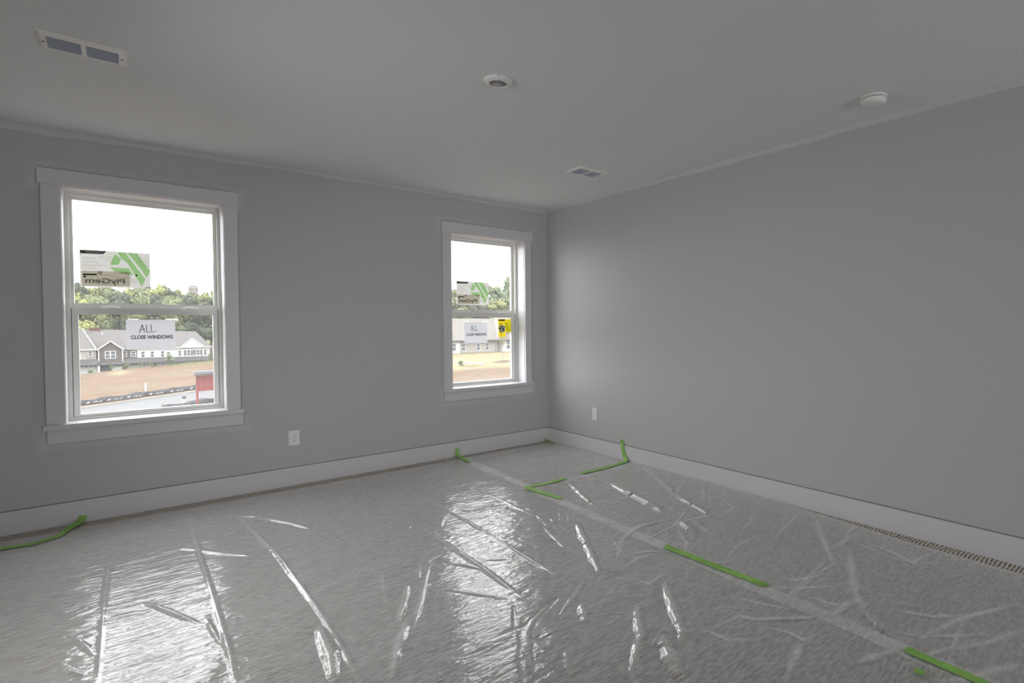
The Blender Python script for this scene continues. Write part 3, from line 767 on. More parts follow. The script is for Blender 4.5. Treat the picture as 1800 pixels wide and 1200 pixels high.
M_stick = mat_paper('sticker_paper', (.84, .83, .80), .155)
M_stg = mat_ink('sticker_green', (.52, .80, .42))
M_stb = mat_ink('sticker_beige', (.66, .63, .54))
M_stk = mat_ink('sticker_black', (.06, .06, .06))
M_stm = mat_ink('sticker_lettering', (.22, .22, .22))
M_stl = mat_ink('sticker_line', (.66, .66, .64))
M_stw = mat('heading_white', (.62, .62, .60), .8)
SG = [[(.486, .925), (.576, .805), (.536, .627), (.412, .622)], [(.412, .56), (.678, .547), (.746, .365), (.687, .366), (.474, .446)], [(.523, .975), (.632, .986), (.923, .258), (.864, .05), (.669, .678), (.582, .806)], [(.669, .978), (.805, .976), (.972, .556), (.991, .493), (.941, .31), (.854, .545)]]
SB = [[(.019, .424), (.69, .452), (.693, .047), (.025, .025)]]
SK = [[(.009, .978), (.368, .987), (.322, .9), (.011, .891)], [(.04, .352), (.229, .358), (.229, .316), (.04, .31)], [(.046, .297), (.084, .297), (.084, .249), (.048, .249)], [(.681, .748), (.7, .747), (.69, .724)], [(.808, .749), (.824, .748), (.815, .728)], [(.697, .298), (.712, .298), (.711, .274), (.697, .274)], [(.771, .386), (.805, .385), (.802, .331), (.78, .336)], [(.015, .871), (.034, .855), (.017, .851)],
      [(.252, .425), (.298, .427), (.298, .415), (.252, .413)], [(.252, .385), (.298, .387), (.298, .375), (.252, .373)], [(.252, .425), (.262, .425), (.262, .375), (.252, .375)], [(.288, .425), (.298, .425), (.298, .375), (.288, .375)], [(.258, .355), (.296, .356), (.296, .345), (.258, .344)], [(.925, .04), (.99, .04), (.99, .02), (.925, .02)]]
SLN = [[(.241, .442), (.245, .442), (.248, .03), (.244, .03)], [(.476, .446), (.48, .447), (.486, .036), (.482, .036)], [(.681, .451), (.686, .452), (.692, .047), (.687, .047)], [(.245, .745), (.25, .746), (.252, .509), (.247, .509)], [(.359, .892), (.362, .892), (.363, .519), (.36, .519)]]

def sticker(x, zt, w, h, label):
    o = MB().add([(0, 0, -h), (w, 0, -h), (w, 0, 0), (0, 0, 0)], [(0, 1, 2, 3)]).build('window_sticker', M_stick)
    o.location = (x, .1835, zt)
    tag(o, label, 'window sticker', 'manufacturer stickers on the upper panes')
    def polys(name, ps, y, m):
        mb = MB()
        for p in ps: mb.add([(u * w, y, (v - 1) * h) for u, v in p], [tuple(range(len(p)))])
        q = mb.build(name, m, o)
        if len(ps) > 1: q['kind'] = 'stuff'
        return q
    polys('beige_panel', SB, -.0008, M_stb)
    polys('green_emblem', SG, -.0011, M_stg)
    polys('black_marks', SK, -.0015, M_stk)
    ln = [[(u0, v), (u1, v), (u1, v - .012), (u0, v - .012)] for u0, u1, vs_ in ((.03, .23, (.80, .76, .70, .66, .60, .56, .50)), (.255, .35, (.84, .80, .60)), (.372, .46, (.92, .85, .80, .74)), (.70, .80, (.24, .20, .16)), (.04, .23, (.20, .12)), (.26, .46, (.34, .22, .10)), (.50, .67, (.40, .28, .18)), (.82, .98, (.86, .80, .74, .66))) for v in vs_]
    polys('printed_lines', ln + SLN, -.0014, M_stl)
    text_mesh('PERFORMANCE', h * .062, 'heading_text', M_stw, o, (w * .085, -.0021, -h * .078), sx=w * .24)
    text_mesh('PlyGem', h * .185, 'mirrored_lettering', M_stm, o, (w * .07, -.0017, -h * .885), mirror=True, bold=.0008, sx=w * .55)
    return o
sticker(-3.519, 1.736, .347, .243, 'pale sticker with a green emblem on the larger left window')
sticker(-.932, 1.664, .346, .231, 'pale sticker with a green emblem on the window near the corner')

# yellow label low on the glass of window 2, partly peeled off its white backing
M_yel = mat_paper('yellow_label', (.80, .62, .03), .25)
M_olive = mat_ink('olive_stripe', (.55, .68, .5))
M_back = mat_paper('label_backing', (.88, .88, .86), .36)
yl = empty('yellow_label', (-.502, .1515, 1.111), 'bright yellow label with a black and green graphic, on peeling white backing', 'label')
def flat(name, m, polys, y, t=.0006):
    mb = MB()
    for p in polys: mb.add([(u, y, v) for u, v in p], [tuple(range(len(p)))])
    return mb.build(name, m, yl)
flat('backing_strip', M_back, [[(-.040, .197), (.156, .200), (.156, .183), (-.002, .1825)], [(-.040, .197), (-.002, .1825), (.000, .000), (-.015, .006)]], -.0002)
flat('yellow_sheet', M_yel, [[(.000, .182), (.157, .182), (.157, .046), (.086, .046), (.086, .000), (.002, .000)]], -.0010)
flat('olive_stripes', M_olive, [[(.075, .150), (.100, .150), (.150, .055), (.120, .050), (.095, .052)], [(.108, .160), (.120, .160), (.155, .090), (.155, .068)], [(.010, .140), (.060, .140), (.050, .120), (.012, .112)]], -.0014)
flat('black_heading', M_stk, [[(.002, .178), (.080, .180), (.076, .164), (.003, .164)]], -.0017)
flat('graphic_white', mat('graphic_white', (.62, .62, .60), .8), [[(.002, .095), (.020, .118), (.050, .120), (.078, .112), (.080, .060), (.050, .042), (.018, .050)]], -.0017)
flat('graphic_dark', M_black, [[(.006, .098), (.020, .092), (.022, .070), (.008, .082)], [(.030, .112), (.050, .108), (.046, .096), (.028, .100)], [(.048, .088), (.066, .094), (.064, .056), (.052, .060)], [(.022, .062), (.036, .056), (.034, .044), (.026, .040)], [(.030, .030), (.040, .032), (.040, .018), (.032, .018)]], -.0021)
flat('graphic_green', mat('label_green', (.10, .30, .16), .8), [[(.018, .088), (.034, .098), (.040, .080), (.026, .074)], [(.056, .114), (.074, .108), (.072, .096), (.060, .098)]], -.0019)
flat('small_print', M_stk, [[(.090, .040), (.100, .044), (.098, .032)], [(.104, .040), (.116, .038), (.114, .032), (.104, .033)], [(.120, .046), (.128, .046), (.128, .034), (.120, .034)], [(.138, .040), (.146, .042), (.148, .030), (.140, .029)]], -.0004)

# ------------------------------------------------------------------ ceiling fittings
def vent(cx, cy, label):
    root = empty('ceiling_vent', (cx, cy, H), label, 'vent', 'ceiling air vents')
    ox, oy, sx_, sy0, sy1 = .141, .098, .1115, -.052, .074      # plate half sizes, slot field limits
    f = MB(); zb, zt = -.010, 0
    # dished plate: sloping outer rim round two openings parted by a bar
    rim = [(-ox, -oy), (ox, -oy), (ox, oy), (-ox, oy)]
    inn = [(-ox + .012, -oy + .012), (ox - .012, -oy + .012), (ox - .012, oy - .012), (-ox + .012, oy - .012)]
    vs = [(x, y, -.0005) for x, y in rim] + [(x, y, zb) for x, y in inn]
    fs = [(i, (i + 1) % 4, 4 + (i + 1) % 4, 4 + i) for i in range(4)]
    f.add(vs, fs)
    y0, y1 = -oy + .012, oy - .012; x0, x1 = -ox + .012, ox - .012
    f.box(x0, x1, y0, -.070 + .012, zb, zb + .004); f.box(x0, x1, .070, y1, zb, zb + .004)
    f.box(x0, -sx_, -.058, .070, zb, zb + .004); f.box(sx_, x1, -.058, .070, zb, zb + .004)
    f.box(-.008, .008, -.058, .070, zb, zb + .004)
    f.build('face_plate', M_ventw, root)
    MB().box(x0, x1, y0, y1, -.0012, -.0004).build('duct_opening', M_grey, root)
    proto = None
    for a0, a1 in ((-sx_, -.008), (.008, sx_)):
        for k in range(8):
            yc = -.050 + k * .016
            if proto is None:
                proto = MB()
                c, s = math.cos(math.radians(42)), math.sin(math.radians(42))
                hw = (a1 - a0) / 2
                for q in (0,):
                    pr = [(-.0046 * c - .0004 * s, .0046 * s - .0004 * c), (.0046 * c - .0004 * s, -.0046 * s - .0004 * c), (.0046 * c + .0004 * s, -.0046 * s + .0004 * c), (-.0046 * c + .0004 * s, .0046 * s + .0004 * c)]
                    proto.prism(pr, 0, -hw, hw)
                proto = proto.build('vane', M_vane, root); v = proto
            else:
                v = proto.copy(); COL.objects.link(v); v.parent = root
            v.location = ((a0 + a1) / 2, yc, -.0062)
    for sx in (-1, 1):
        MB().lathe([(.0042, 0), (.0042, -.0015), (.002, -.0022)], sx * .122, .008, zb, 12).build('screw', M_grey, root)
    return root
vent(-3.4175, -1.474, 'white ceiling air vent at the upper left, nearer the larger window')
vent(-.588, -1.425, 'smaller-looking white ceiling air vent far off, near the room corner')

r = empty('ceiling_sensor', (-1.917, -2.392, H), 'round white ceiling fitting with a recessed grey centre', 'ceiling fitting')
MB().lathe([(.070, 0), (.070, -.005), (.067, -.010), (.056, -.016), (.048, -.019), (.044, -.0185), (.043, -.012)], 0, 0, 0, 48).build('housing', M_plastic, r, smooth=True)
MB().lathe([(.043, -.0125), (.038, -.014), (.028, -.017), (.012, -.0185)], 0, 0, 0, 40).build('lens', M_lens, r, smooth=True)
MB().box(-.0015, .0015, .0015, -.0015, -.004, -.001).build('mounting_notch', M_slot, r).location = (-.035, -.066, -.004)

r = empty('smoke_detector', (-.322, -3.560, H), 'white domed smoke detector on the ceiling near the right wall', 'smoke detector')
MB().lathe([(.068, 0), (.068, -.010), (.064, -.012)], 0, 0, 0, 48).build('base_plate', M_plastic, r, smooth=True)
MB().lathe([(.058, -.011), (.058, -.016)], 0, 0, 0, 48).build('gap_ring', M_slot, r, smooth=True)
MB().lathe([(.063, -.0155), (.064, -.024), (.060, -.036), (.050, -.044), (.030, -.047), (.012, -.047)], 0, 0, 0, 48).build('cover', M_plastic, r, smooth=True)
MB().lathe([(.009, -.0465), (.009, -.0495), (.007, -.050)], .022, -.012, 0, 20).build('test_button', M_plastic, r, smooth=True)

# ------------------------------------------------------------------ wall outlets
def outlet(label):
    root = empty('wall_outlet', (0, 0, 0), label, 'outlet', 'duplex wall outlets')
    MB().box(-.037, .037, -.006, 0, -.058, .058).build('cover_plate', M_plastic, root, bevel=.002)
    for s in (-1, 1):
        pr = [(.0165 * math.cos(a) * (1 if abs(math.cos(a)) < .8 else .95), s * .0195 + .0140 * math.sin(a)) for a in np.linspace(0, 2 * math.pi, 20, endpoint=False)]
        f = MB().prism(pr, 1, -.0085, -.005).build('receptacle', M_plastic, root)
        for x, w, z, h in ((-.0065, .0022, .004, .008), (.0065, .0022, .004, .007)):
            m = MB().box(x - w / 2, x + w / 2, -.0089, -.0084, s * .0195 + z - h / 2, s * .0195 + z + h / 2).build('slot', M_slot, root); m.parent = f
        m = MB().lathe([(.0028, 0), (.0028, .0004)], 0, 0, 0, 12).build('slot', M_slot); m.data.transform(Matrix.Rotation(math.radians(90), 4, 'X')); m.data.transform(Matrix.Translation((0, -.0085, s * .0195 - .0065))); m.parent = f
    m = MB().lathe([(.003, 0), (.003, .0012)], 0, 0, 0, 12).build('screw', M_lens, root); m.data.transform(Matrix.Rotation(math.radians(90), 4, 'X')); m.data.transform(Matrix.Translation((0, -.006, 0)))
    return root
o1 = outlet('white duplex outlet on the window wall, between the two windows')
o1.location = (-2.360, 0, .365)
o2 = copy_tree(o1)
o2.location = (0, -.788, .375); o2.rotation_euler = (0, 0, math.radians(-90))
o2['label'] = 'white duplex outlet on the right wall, by the room corner'

# ------------------------------------------------------------------ outside: ground, road
def sstep(a, b_, x):
    t = np.clip((x - a) / (b_ - a), 0, 1); return t * t * (3 - 2 * t)

def curb_y(x): return 75 + .47 * (np.clip(x, -60, 14) + 6.8)
def curb_z(x): return -7.1 + .052 * (np.clip(x, -30, 14) + 6.8)
def ground_z(x, y):
    x = np.asarray(x, float); y = np.asarray(y, float)
    s = y - curb_y(x); zc = curb_z(x)
    near = zc + np.minimum(.088 * np.maximum(-10 - s, 0), 3.0)
    # graded dirt lot: gently down to the left, a low mound to the right
    crest = np.interp(x, [-14, -10, -3, 2.6, 7, 12], [-8.3, -8.1, -7.35, -7.05, -6.5, -6.3])
    lot = zc + .2 + (crest - zc - .2) * np.clip((s - 2) / (150 - 2 - curb_y(x)), 0, 1)
    lot = np.where(y > 152, crest + (np.interp(x, [-12, 2, 8, 14], [-9.3, -9.2, -8.4, -8.0]) - crest) * sstep(152, 166, y), lot)
    left = np.where(s < 0, near, lot)
    right = np.interp(y, [0, 20, 55, 60, 78, 86, 102, 130, 220], [-4.6, -5.4, -6.0, -5.86, -5.75, -5.4, -4.25, -3.0, -2.0])
    right = right + .35 * np.exp(-((x - 48.4) / 2.6) ** 2 - ((y - 85.5) / 1.6) ** 2)
    k = sstep(13, 25, x)
    return left * (1 - k) + right * k

def build_ground():
    xs_ = np.concatenate([np.linspace(-90, -20, 15)[:-1], np.linspace(-20, 16, 73)[:-1], np.linspace(16, 70, 73)[:-1], np.linspace(70, 190, 25)])
    ys_ = np.concatenate([np.linspace(1.2, 50, 25)[:-1], np.linspace(50, 110, 121)[:-1], np.linspace(110, 175, 66)[:-1], np.linspace(175, 320, 20)])
    X, Y = np.meshgrid(xs_, ys_, indexing='ij')
    Zg = ground_z(X, Y) + .05 * vnoise(X, Y, 1.3, 1.3, 60)
    s = Y - curb_y(X)
    Zg = np.where((s > -10) & (s < .4) & (X < 14), curb_z(X) - .05, Zg)
    dirt = np.array([0.0823, 0.0487, 0.0267]); grass = np.array([0.0552, 0.0626, 0.0184]); straw = np.array([0.147, 0.125, 0.0736]); mulch = np.array([0.0589, 0.0441, 0.0331]); pale = np.array([0.0894, 0.0659, 0.0446])
    n = vnoise(X, Y, 7, 4, 61)[..., None] + .5
    n2 = vnoise(X, Y, 1.6, .8, 62)[..., None]
    c = dirt * (1 - n) + pale * n
    c = c * (1 + .28 * n2)
    def mixin(c, col, m): return c * (1 - m[..., None]) + col * (1 + .3 * n2) * m[..., None]
    c = mixin(c, grass, sstep(2, 5, X) * sstep(140, 147, Y) * (X < 16))
    c = mixin(c, grass, sstep(150, 156, Y) * (X < 16) * .8)
    c = mixin(c, straw, .8 * np.exp(-((X + 4.5) / 1.3) ** 2 - ((Y - 141) / 9) ** 2))
    c = mixin(c, straw, sstep(16, 22, X) * sstep(75, 82, Y))
    c = mixin(c, grass, .8 * np.exp(-((X - 40) / 2.0) ** 2 - ((Y - 82) / 1.5) ** 2))
    c = mixin(c, mulch, np.exp(-((X - 48.4) / 2.6) ** 2 - ((Y - 84.6) / 1.2) ** 2))
    c = mixin(c, grass, sstep(108, 112, Y) * sstep(16, 22, X))
    nx, ny = X.shape
    idx = np.arange(nx * ny).reshape(nx, ny)
    F = np.stack([idx[:-1, :-1], idx[1:, :-1], idx[1:, 1:], idx[:-1, 1:]], -1).reshape(-1, 4)
    me = bpy.data.meshes.new('ground')
    me.from_pydata(np.stack([X, Y, Zg], -1).reshape(-1, 3).tolist(), [], F.tolist())
    at = me.color_attributes.new('cover', 'FLOAT_COLOR', 'POINT')
    at.data.foreach_set('color', np.concatenate([c.reshape(-1, 3), np.ones((nx * ny, 1))], 1).ravel())
    me.polygons.foreach_set('use_smooth', [True] * len(F))
    m = mat('bare_ground', (.3, .2, .12), .95, .1, bump=(3.5, .6, .12))
    a = m.node_tree.nodes.new('ShaderNodeVertexColor'); a.layer_name = 'cover'
    # scattered straw and clods break up the colour
    t = m.node_tree; tcn = t.nodes.new('ShaderNodeTexCoord'); mp = t.nodes.new('ShaderNodeMapping'); mp.inputs['Scale'].default_value = (.55, .9, 1)
    nz = t.nodes.new('ShaderNodeTexNoise'); nz.inputs['Scale'].default_value = 1.6; nz.inputs['Detail'].default_value = 6; nz.inputs['Roughness'].default_value = .7
    mr = t.nodes.new('ShaderNodeMapRange'); mr.inputs['From Min'].default_value = .3; mr.inputs['From Max'].default_value = .7; mr.inputs['To Min'].default_value = .72; mr.inputs['To Max'].default_value = 1.35
    mx = t.nodes.new('ShaderNodeVectorMath'); mx.operation = 'SCALE'
    t.links.new(tcn.outputs['Object'], mp.inputs['Vector']); t.links.new(mp.outputs[0], nz.inputs['Vector']); t.links.new(nz.outputs['Fac'], mr.inputs['Value'])
    t.links.new(a.outputs['Color'], mx.inputs[0]); t.links.new(mr.outputs[0], mx.inputs['Scale'])
    t.links.new(mx.outputs[0], t.nodes['Principled BSDF'].inputs['Base Color'])
    me.materials.append(m)
    o = bpy.data.objects.new('ground', me); COL.objects.link(o)
    return tag(o, 'bare orange dirt lot with straw and grass outside the windows', 'ground', kind='structure')
build_ground()

M_road = mat('pale_asphalt', (0.0792, 0.0792, 0.0839), .9, .2, noise=(1.5, .08))
M_curb = mat('concrete', (0.172, 0.166, 0.152), .85, .2, noise=(2, .06))
def strip(name, mat_, s0, s1, z0, z1, label, cat, parent=None, x0=-40, x1=13.5, kind='structure'):
    vs, fs = [], []
    xs_ = np.linspace(x0, x1, 40)
    for x in xs_:
        y, z = float(curb_y(x)), float(curb_z(x))
        vs += [(x, y + s0, z + z0), (x, y + s1, z + z0), (x, y + s1, z + z1), (x, y + s0, z + z1)]
    for i in range(len(xs_) - 1):
        for k in range(4):
            k2 = (k + 1) % 4
            fs.append((i * 4 + k, i * 4 + k2, i * 4 + 4 + k2, i * 4 + 4 + k))
    fs += [(0, 1, 2, 3), tuple((len(xs_) - 1) * 4 + k for k in (3, 2, 1, 0))]
    return tag(MB().add(vs, fs).build(name, mat_, parent), label, cat, kind=kind)
strip('road', M_road, -9.5, 0, -.2, 0, 'light grey road beyond the dirt bank, running past the black fence', 'road')
strip('curb', M_curb, 0, .75, -.2, .16, 'pale concrete curb along the far side of the road', 'curb')
# a concrete walk crossing the straw lawn in front of the right-hand house
pv, pf = [], []
for i, (x, y) in enumerate([(36.0, 95), (38.6, 90.5), (40.6, 87.5), (42.4, 85.2), (43.6, 83.6)]):
    for q in (-.75, .75):
        xx, yy = x + q * .8, y + q * .6
        pv += [(xx, yy, float(ground_z(xx, yy)) - .12), (xx, yy, float(ground_z(xx, yy)) + .10)]
for i in range(4):
    a = i * 4
    pf += [(a + 1, a + 3, a + 7, a + 5), (a, a + 4, a + 6, a + 2), (a, a + 1, a + 5, a + 4), (a + 2, a + 6, a + 7, a + 3)]
pf += [(0, 2, 3, 1), (16, 17, 19, 18)]
tag(MB().add(pv, pf).build('walkway', M_curb), 'pale concrete walk crossing the straw lawn of the right-hand house', 'walkway', kind='structure')

# ------------------------------------------------------------------ houses
M_roofg = mat('grey_shingles', (0.0798, 0.0743, 0.0727), .9, .2, noise=(1.2, .10))
M_roofb = mat('beige_shingles', (0.116, 0.105, 0.0972), .9, .2, noise=(1.0, .08))
M_roofd = mat('dark_porch_roof', (0.0552, 0.0533, 0.0552), .9, .2)
M_sidw = mat('white_siding', (0.318, 0.318, 0.306), .7, .3)
M_sidc = mat('cream_siding', (0.201, 0.187, 0.167), .7, .3)
M_sidt = mat('taupe_siding', (0.0693, 0.0551, 0.0478), .8, .2)
M_sidg = mat('greige_siding', (0.153, 0.139, 0.131), .8, .2)
M_wtrim = mat('exterior_white', (0.358, 0.358, 0.352), .6, .3)
M_pane = mat('exterior_pane', (.055, .062, .07), .15, .5)
M_shut = mat('dark_shutter', (.05, .05, .06), .7)
M_brick = mat('red_brick', (0.0736, 0.0312, 0.0239), .9, .2, noise=(9, .25))
M_dark = mat('porch_shade_fence_black', (.045, .045, .05), .8)  # porch shade put into the colour; also the black of the metal fence

def far_window(parent, x0, x1, z0, z1, y, shutters=False, panes=2, label=None):
    f = MB(); t = .11
    f.box(x0 - t, x0, y - .08, y, z0 - t, z1 + t); f.box(x1, x1 + t, y - .08, y, z0 - t, z1 + t)
    f.box(x0, x1, y - .08, y, z1, z1 + t); f.box(x0, x1, y - .10, y, z0 - t, z0)
    zm = (z0 + z1) / 2
    f.box(x0, x1, y - .07, y - .01, zm - .05, zm + .05)
    f = f.build('window', M_wtrim, parent)
    for a, b_ in ((z0, zm - .05), (zm + .05, z1)):
        MB().box(x0, x1, y - .04, y - .01, a, b_).build('pane', M_pane, f)
    if shutters:
        for a in (x0 - .16 - .42, x1 + .16):
            MB().box(a, a + .40, y - .07, y, z0 - .05, z1 + .05).build('shutter', M_shut, parent)

def garage(parent, x0, x1, z0, z1, y):
    g = MB().box(x0, x1, y - .05, y, z0, z1).build('garage_door', M_wtrim, parent)
    gh = z1 - z0; w = (x1 - x0)
    for i in range(4):
        MB().box(x0 + .04, x1 - .04, y - .062, y - .05, z0 + gh * i / 4 + .03, z0 + gh * (i + 1) / 4 - .03).build('door_panel', M_sidw, g)
    for i in range(4):
        a = x0 + w * (i + .12) / 4
        MB().box(a, a + w * .19, y - .075, y - .06, z0 + gh * .79, z0 + gh * .93).build('pane', M_pane, g)

def roof_slab(name, m, parent, pts, t=.22):
    """a sloped roof plane given by 4 (or 3) corners, thickened downwards"""
    n = len(pts)
    vs = list(pts) + [(x, y, z - t) for x, y, z in pts]
    fs = [tuple(range(n)), tuple(range(2 * n - 1, n - 1, -1))] + [(i, n + i, n + (i + 1) % n, (i + 1) % n) for i in range(n)]
    return MB().add(vs, fs).build(name, m, parent)

th = empty('townhouse_row', (0, 170, -9.3), 'long grey-roofed townhouse row with white siding and a brown gable', 'townhouse')
def T(o): return local(o, (0, 170, -9.3))
class _Sub:      # collects newly made children of a parent and shifts them to its local space
    def __init__(self, root): self.root, self.loc = root, tuple(root.location)
    def __enter__(self): self.before = set(bpy.data.objects); return self
    def __exit__(self, *a):
        for o in set(bpy.data.objects) - self.before:
            if o.type == 'MESH': local(o, self.loc)
with _Sub(th):
    Yf = 170
    # walls: white wing on the right, brown recess, gabled unit, light unit on the left
    MB().box(-1.5, 12.3, Yf, Yf + 12, -9.3, -3.55).build('wall', M_sidw, th)
    MB().box(-4.0, -1.5, Yf + .1, Yf + 12, -9.3, -3.55).build('wall', M_sidt, th)
    MB().box(-8.5, -8.1, Yf + .2, Yf + 12, -9.3, -3.5).build('wall', M_sidt, th)
    MB().box(-14.5, -8.5, Yf - 1.2, Yf + 12, -9.3, -3.5).build('wall', M_sidg, th)
    MB().box(-11.8, -10.0, Yf - 1.25, Yf - 1.2, -5.8, -3.5).build('siding_panel', M_sidc, th)
    gb = MB().prism([(-8.1, -9.3), (-4.05, -9.3), (-4.05, -3.6), (-6.08, -1.78), (-8.1, -3.6)], 1, Yf - 1.0, Yf + 6).build('gable_wall', M_sidt, th)
    # main roof and its hipped right end
    ridge_y = Yf + 6
    roof_slab('roof', M_roofg, th, [(-11.0, Yf - .4, -3.55), (12.7, Yf - .4, -3.55), (10.0, ridge_y, .35), (-11.0, ridge_y, 1.1)])
    roof_slab('roof', M_roofg, th, [(12.7, Yf - .4, -3.55), (12.7, Yf + 12.4, -3.55), (10.0, ridge_y, .35)])
    roof_slab('roof', M_roofg, th, [(12.7, Yf + 12.4, -3.55), (-11.0, Yf + 12.4, -3.55), (-11.0, ridge_y, 1.1), (10.0, ridge_y, .35)])
    roof_slab('roof', M_roofg, th, [(-15.0, Yf - 1.7, -3.5), (-8.45, Yf - 1.7, -3.5), (-10.9, Yf + 5.5, 1.05), (-15.0, Yf + 5.5, 1.05)])
    MB().tube([(-8.45, Yf - 1.75, -3.45), (-10.9, Yf + 5.45, 1.1)], .12, 6).build('rake_board', M_wtrim, th)
    MB().box(-15, -8.4, Yf - 1.80, Yf - 1.68, -3.68, -3.45).build('eave_board', M_wtrim, th)
    MB().box(-1.6, 12.7, Yf - .5, Yf - .38, -3.72, -3.5).build('eave_board', M_wtrim, th)
    # gable roof over the brown unit
    for s in (-1, 1):
        roof_slab('gable_roof', M_roofg, th, [(-6.08, Yf - 1.3, -1.6), (-6.08 + s * 2.3, Yf - 1.3, -3.68), (-6.08 + s * 2.3, Yf + 5, -3.68), (-6.08, Yf + 5, -1.6)], .16)
        MB().tube([(-6.08, Yf - 1.36, -1.72), (-6.08 + s * 2.3, Yf - 1.36, -3.78)], .14, 6).build('rake_board', M_wtrim, th)
        MB().box(-6.08 + s * 2.02 - .10, -6.08 + s * 2.02 + .10, Yf - 1.08, Yf - .98, -6.5, -3.7).build('corner_board', M_wtrim, th)
    # pediment on the white wing
    MB().prism([(6.7, -3.5), (11.0, -3.5), (8.8, -1.45)], 1, Yf - .6, Yf + 3).build('pediment', M_sidw, th)
    for s in (-1, 1):
        MB().tube([(8.8, Yf - .66, -1.38), (8.85 + s * 2.35, Yf - .66, -3.5)], .11, 6).build('rake_board', M_wtrim, th)
    # low roof band over the garages
    roof_slab('porch_roof', M_roofd, th, [(-14.5, Yf - 3.0, -6.9), (-8.2, Yf - 3.0, -6.9), (-8.2, Yf - 1.2, -5.75), (-14.5, Yf - 1.2, -5.75)])
    roof_slab('porch_roof', M_roofd, th, [(-8.2, Yf - 2.6, -6.95), (-4.0, Yf - 2.6, -6.95), (-4.0, Yf - 1.0, -6.45), (-8.2, Yf - 1.0, -6.45)])
    roof_slab('porch_roof', M_roofd, th, [(-4.0, Yf - 2.2, -6.85), (12.4, Yf - 2.2, -6.75), (12.4, Yf, -6.0), (-4.0, Yf, -5.75)])
    MB().box(-8.3, -7.9, Yf - 2.4, Yf - 1.2, -9.3, -6.9).build('porch_post', M_wtrim, th)
    MB().box(-7.85, -6.4, Yf - 1.1, Yf - 1.0, -9.3, -6.95).build('entry', M_dark, th)  # dark slab stands in for the shade inside the porch
    far_window(th, -9.75, -9.15, -4.95, -3.95, Yf - 1.2)
    far_window(th, -11.6, -11.1, -5.6, -4.1, Yf - 1.2)
    far_window(th, -6.95, -6.25, -5.65, -4.1, Yf - 1.0)
    far_window(th, -6.03, -5.33, -5.65, -4.1, Yf - 1.0)
    for a in (-7.5, -5.18): MB().box(a, a + .34, Yf - 1.07, Yf - 1.0, -5.6, -4.1).build('shutter', M_shut, th)
    for x0, x1, z0, z1, sh in ((-4.0, -3.4, -5.4, -4.2, 0), (-2.55, -1.8, -5.4, -4.3, 0), (-.75, -.2, -5.7, -4.4, 0), (.95, 1.5, -5.7, -4.4, 0), (2.85, 3.4, -5.7, -4.4, 0), (6.1, 6.65, -5.6, -4.4, 0), (7.8, 8.4, -5.6, -4.4, 1), (9.65, 10.25, -5.5, -4.35, 1), (11.15, 11.7, -5.5, -4.3, 0)):
        far_window(th, x0, x1, z0, z1, Yf + (.1 if x0 < -1.5 else 0), shutters=bool(sh))
    garage(th, -11.2, -8.4, -9.25, -7.0, Yf - 1.2)
    garage(th, -5.95, -4.15, -9.2, -7.15, Yf - 1.0)
    for a in (-3.4, -.3, 1.1): garage(th, a, a + 2.2, -9.2, -7.0, Yf)
    ch = MB().box(-9.75, -8.0, ridge_y - .5, ridge_y + .5, -.4, 1.25).build('chimney', M_brick, th)
    MB().box(-9.9, -7.85, ridge_y - .6, ridge_y + .6, 1.2, 1.36).build('chimney_cap', M_brick, ch)
    MB().lathe([(.10, 0), (.10, .8)], -7.55, ridge_y - 1.6, -.4, 10).build('roof_vent', M_wtrim, th)

h2 = empty('beige_house', (52, 102, -4.25), 'long beige-roofed house with pale siding behind the straw lawn', 'house')
with _Sub(h2):
    Yh = 102
    MB().box(44, 66, Yh, Yh + 10, -4.6, -1.55).build('wall', M_sidc, h2)
    MB().box(44, 47.6, Yh - .5, Yh, -4.6, -1.6).build('wall', M_sidw, h2)
    MB().box(57.3, 66, Yh - .6, Yh, -4.6, -1.5).build('wall', M_sidw, h2)
    roof_slab('roof', M_roofb, h2, [(43, Yh - 1.0, -1.7), (67, Yh - 1.0, -1.6), (67, Yh + 6, 3.1), (43, Yh + 6, 3.0)])
    roof_slab('roof', M_roofb, h2, [(67, Yh + 11, -1.6), (43, Yh + 11, -1.7), (43, Yh + 6, 3.0), (67, Yh + 6, 3.1)])
    MB().box(43, 67, Yh - 1.1, Yh - .95, -1.95, -1.62).build('gutter', M_roofd, h2)
    roof_slab('gable_roof', M_roofb, h2, [(57.0, Yh - 1.4, -1.4), (58.6, Yh - 1.4, 1.2), (58.6, Yh + 5, 1.2), (57.0, Yh + 5, -1.4)], .15)
    for x0, x1, z0, z1 in ((45.9, 46.65, -3.7, -2.3), (48.15, 48.95, -3.75, -2.4), (51.55, 52.3, -3.8, -2.45), (53.6, 54.4, -3.8, -2.35), (58.4, 59.3, -3.7, -1.9)):
        far_window(h2, x0, x1, z0, z1, Yh - (.5 if x0 < 47 else .6 if x0 > 57 else 0))
    MB().tube([(56.7, Yh - .15, -4.4), (56.7, Yh - .15, -1.9)], .07, 8).build('downspout', M_roofd, h2)
    MB().box(55.9, 56.35, Yh - .05, Yh, -4.2, -2.5).build('utility_box', M_sidg, h2)
    MB().lathe([(.12, 0), (.12, .8), (.2, .85), (.2, .95)], 54.6, Yh + 3.6, 1.0, 10).build('roof_vent', M_roofd, h2)

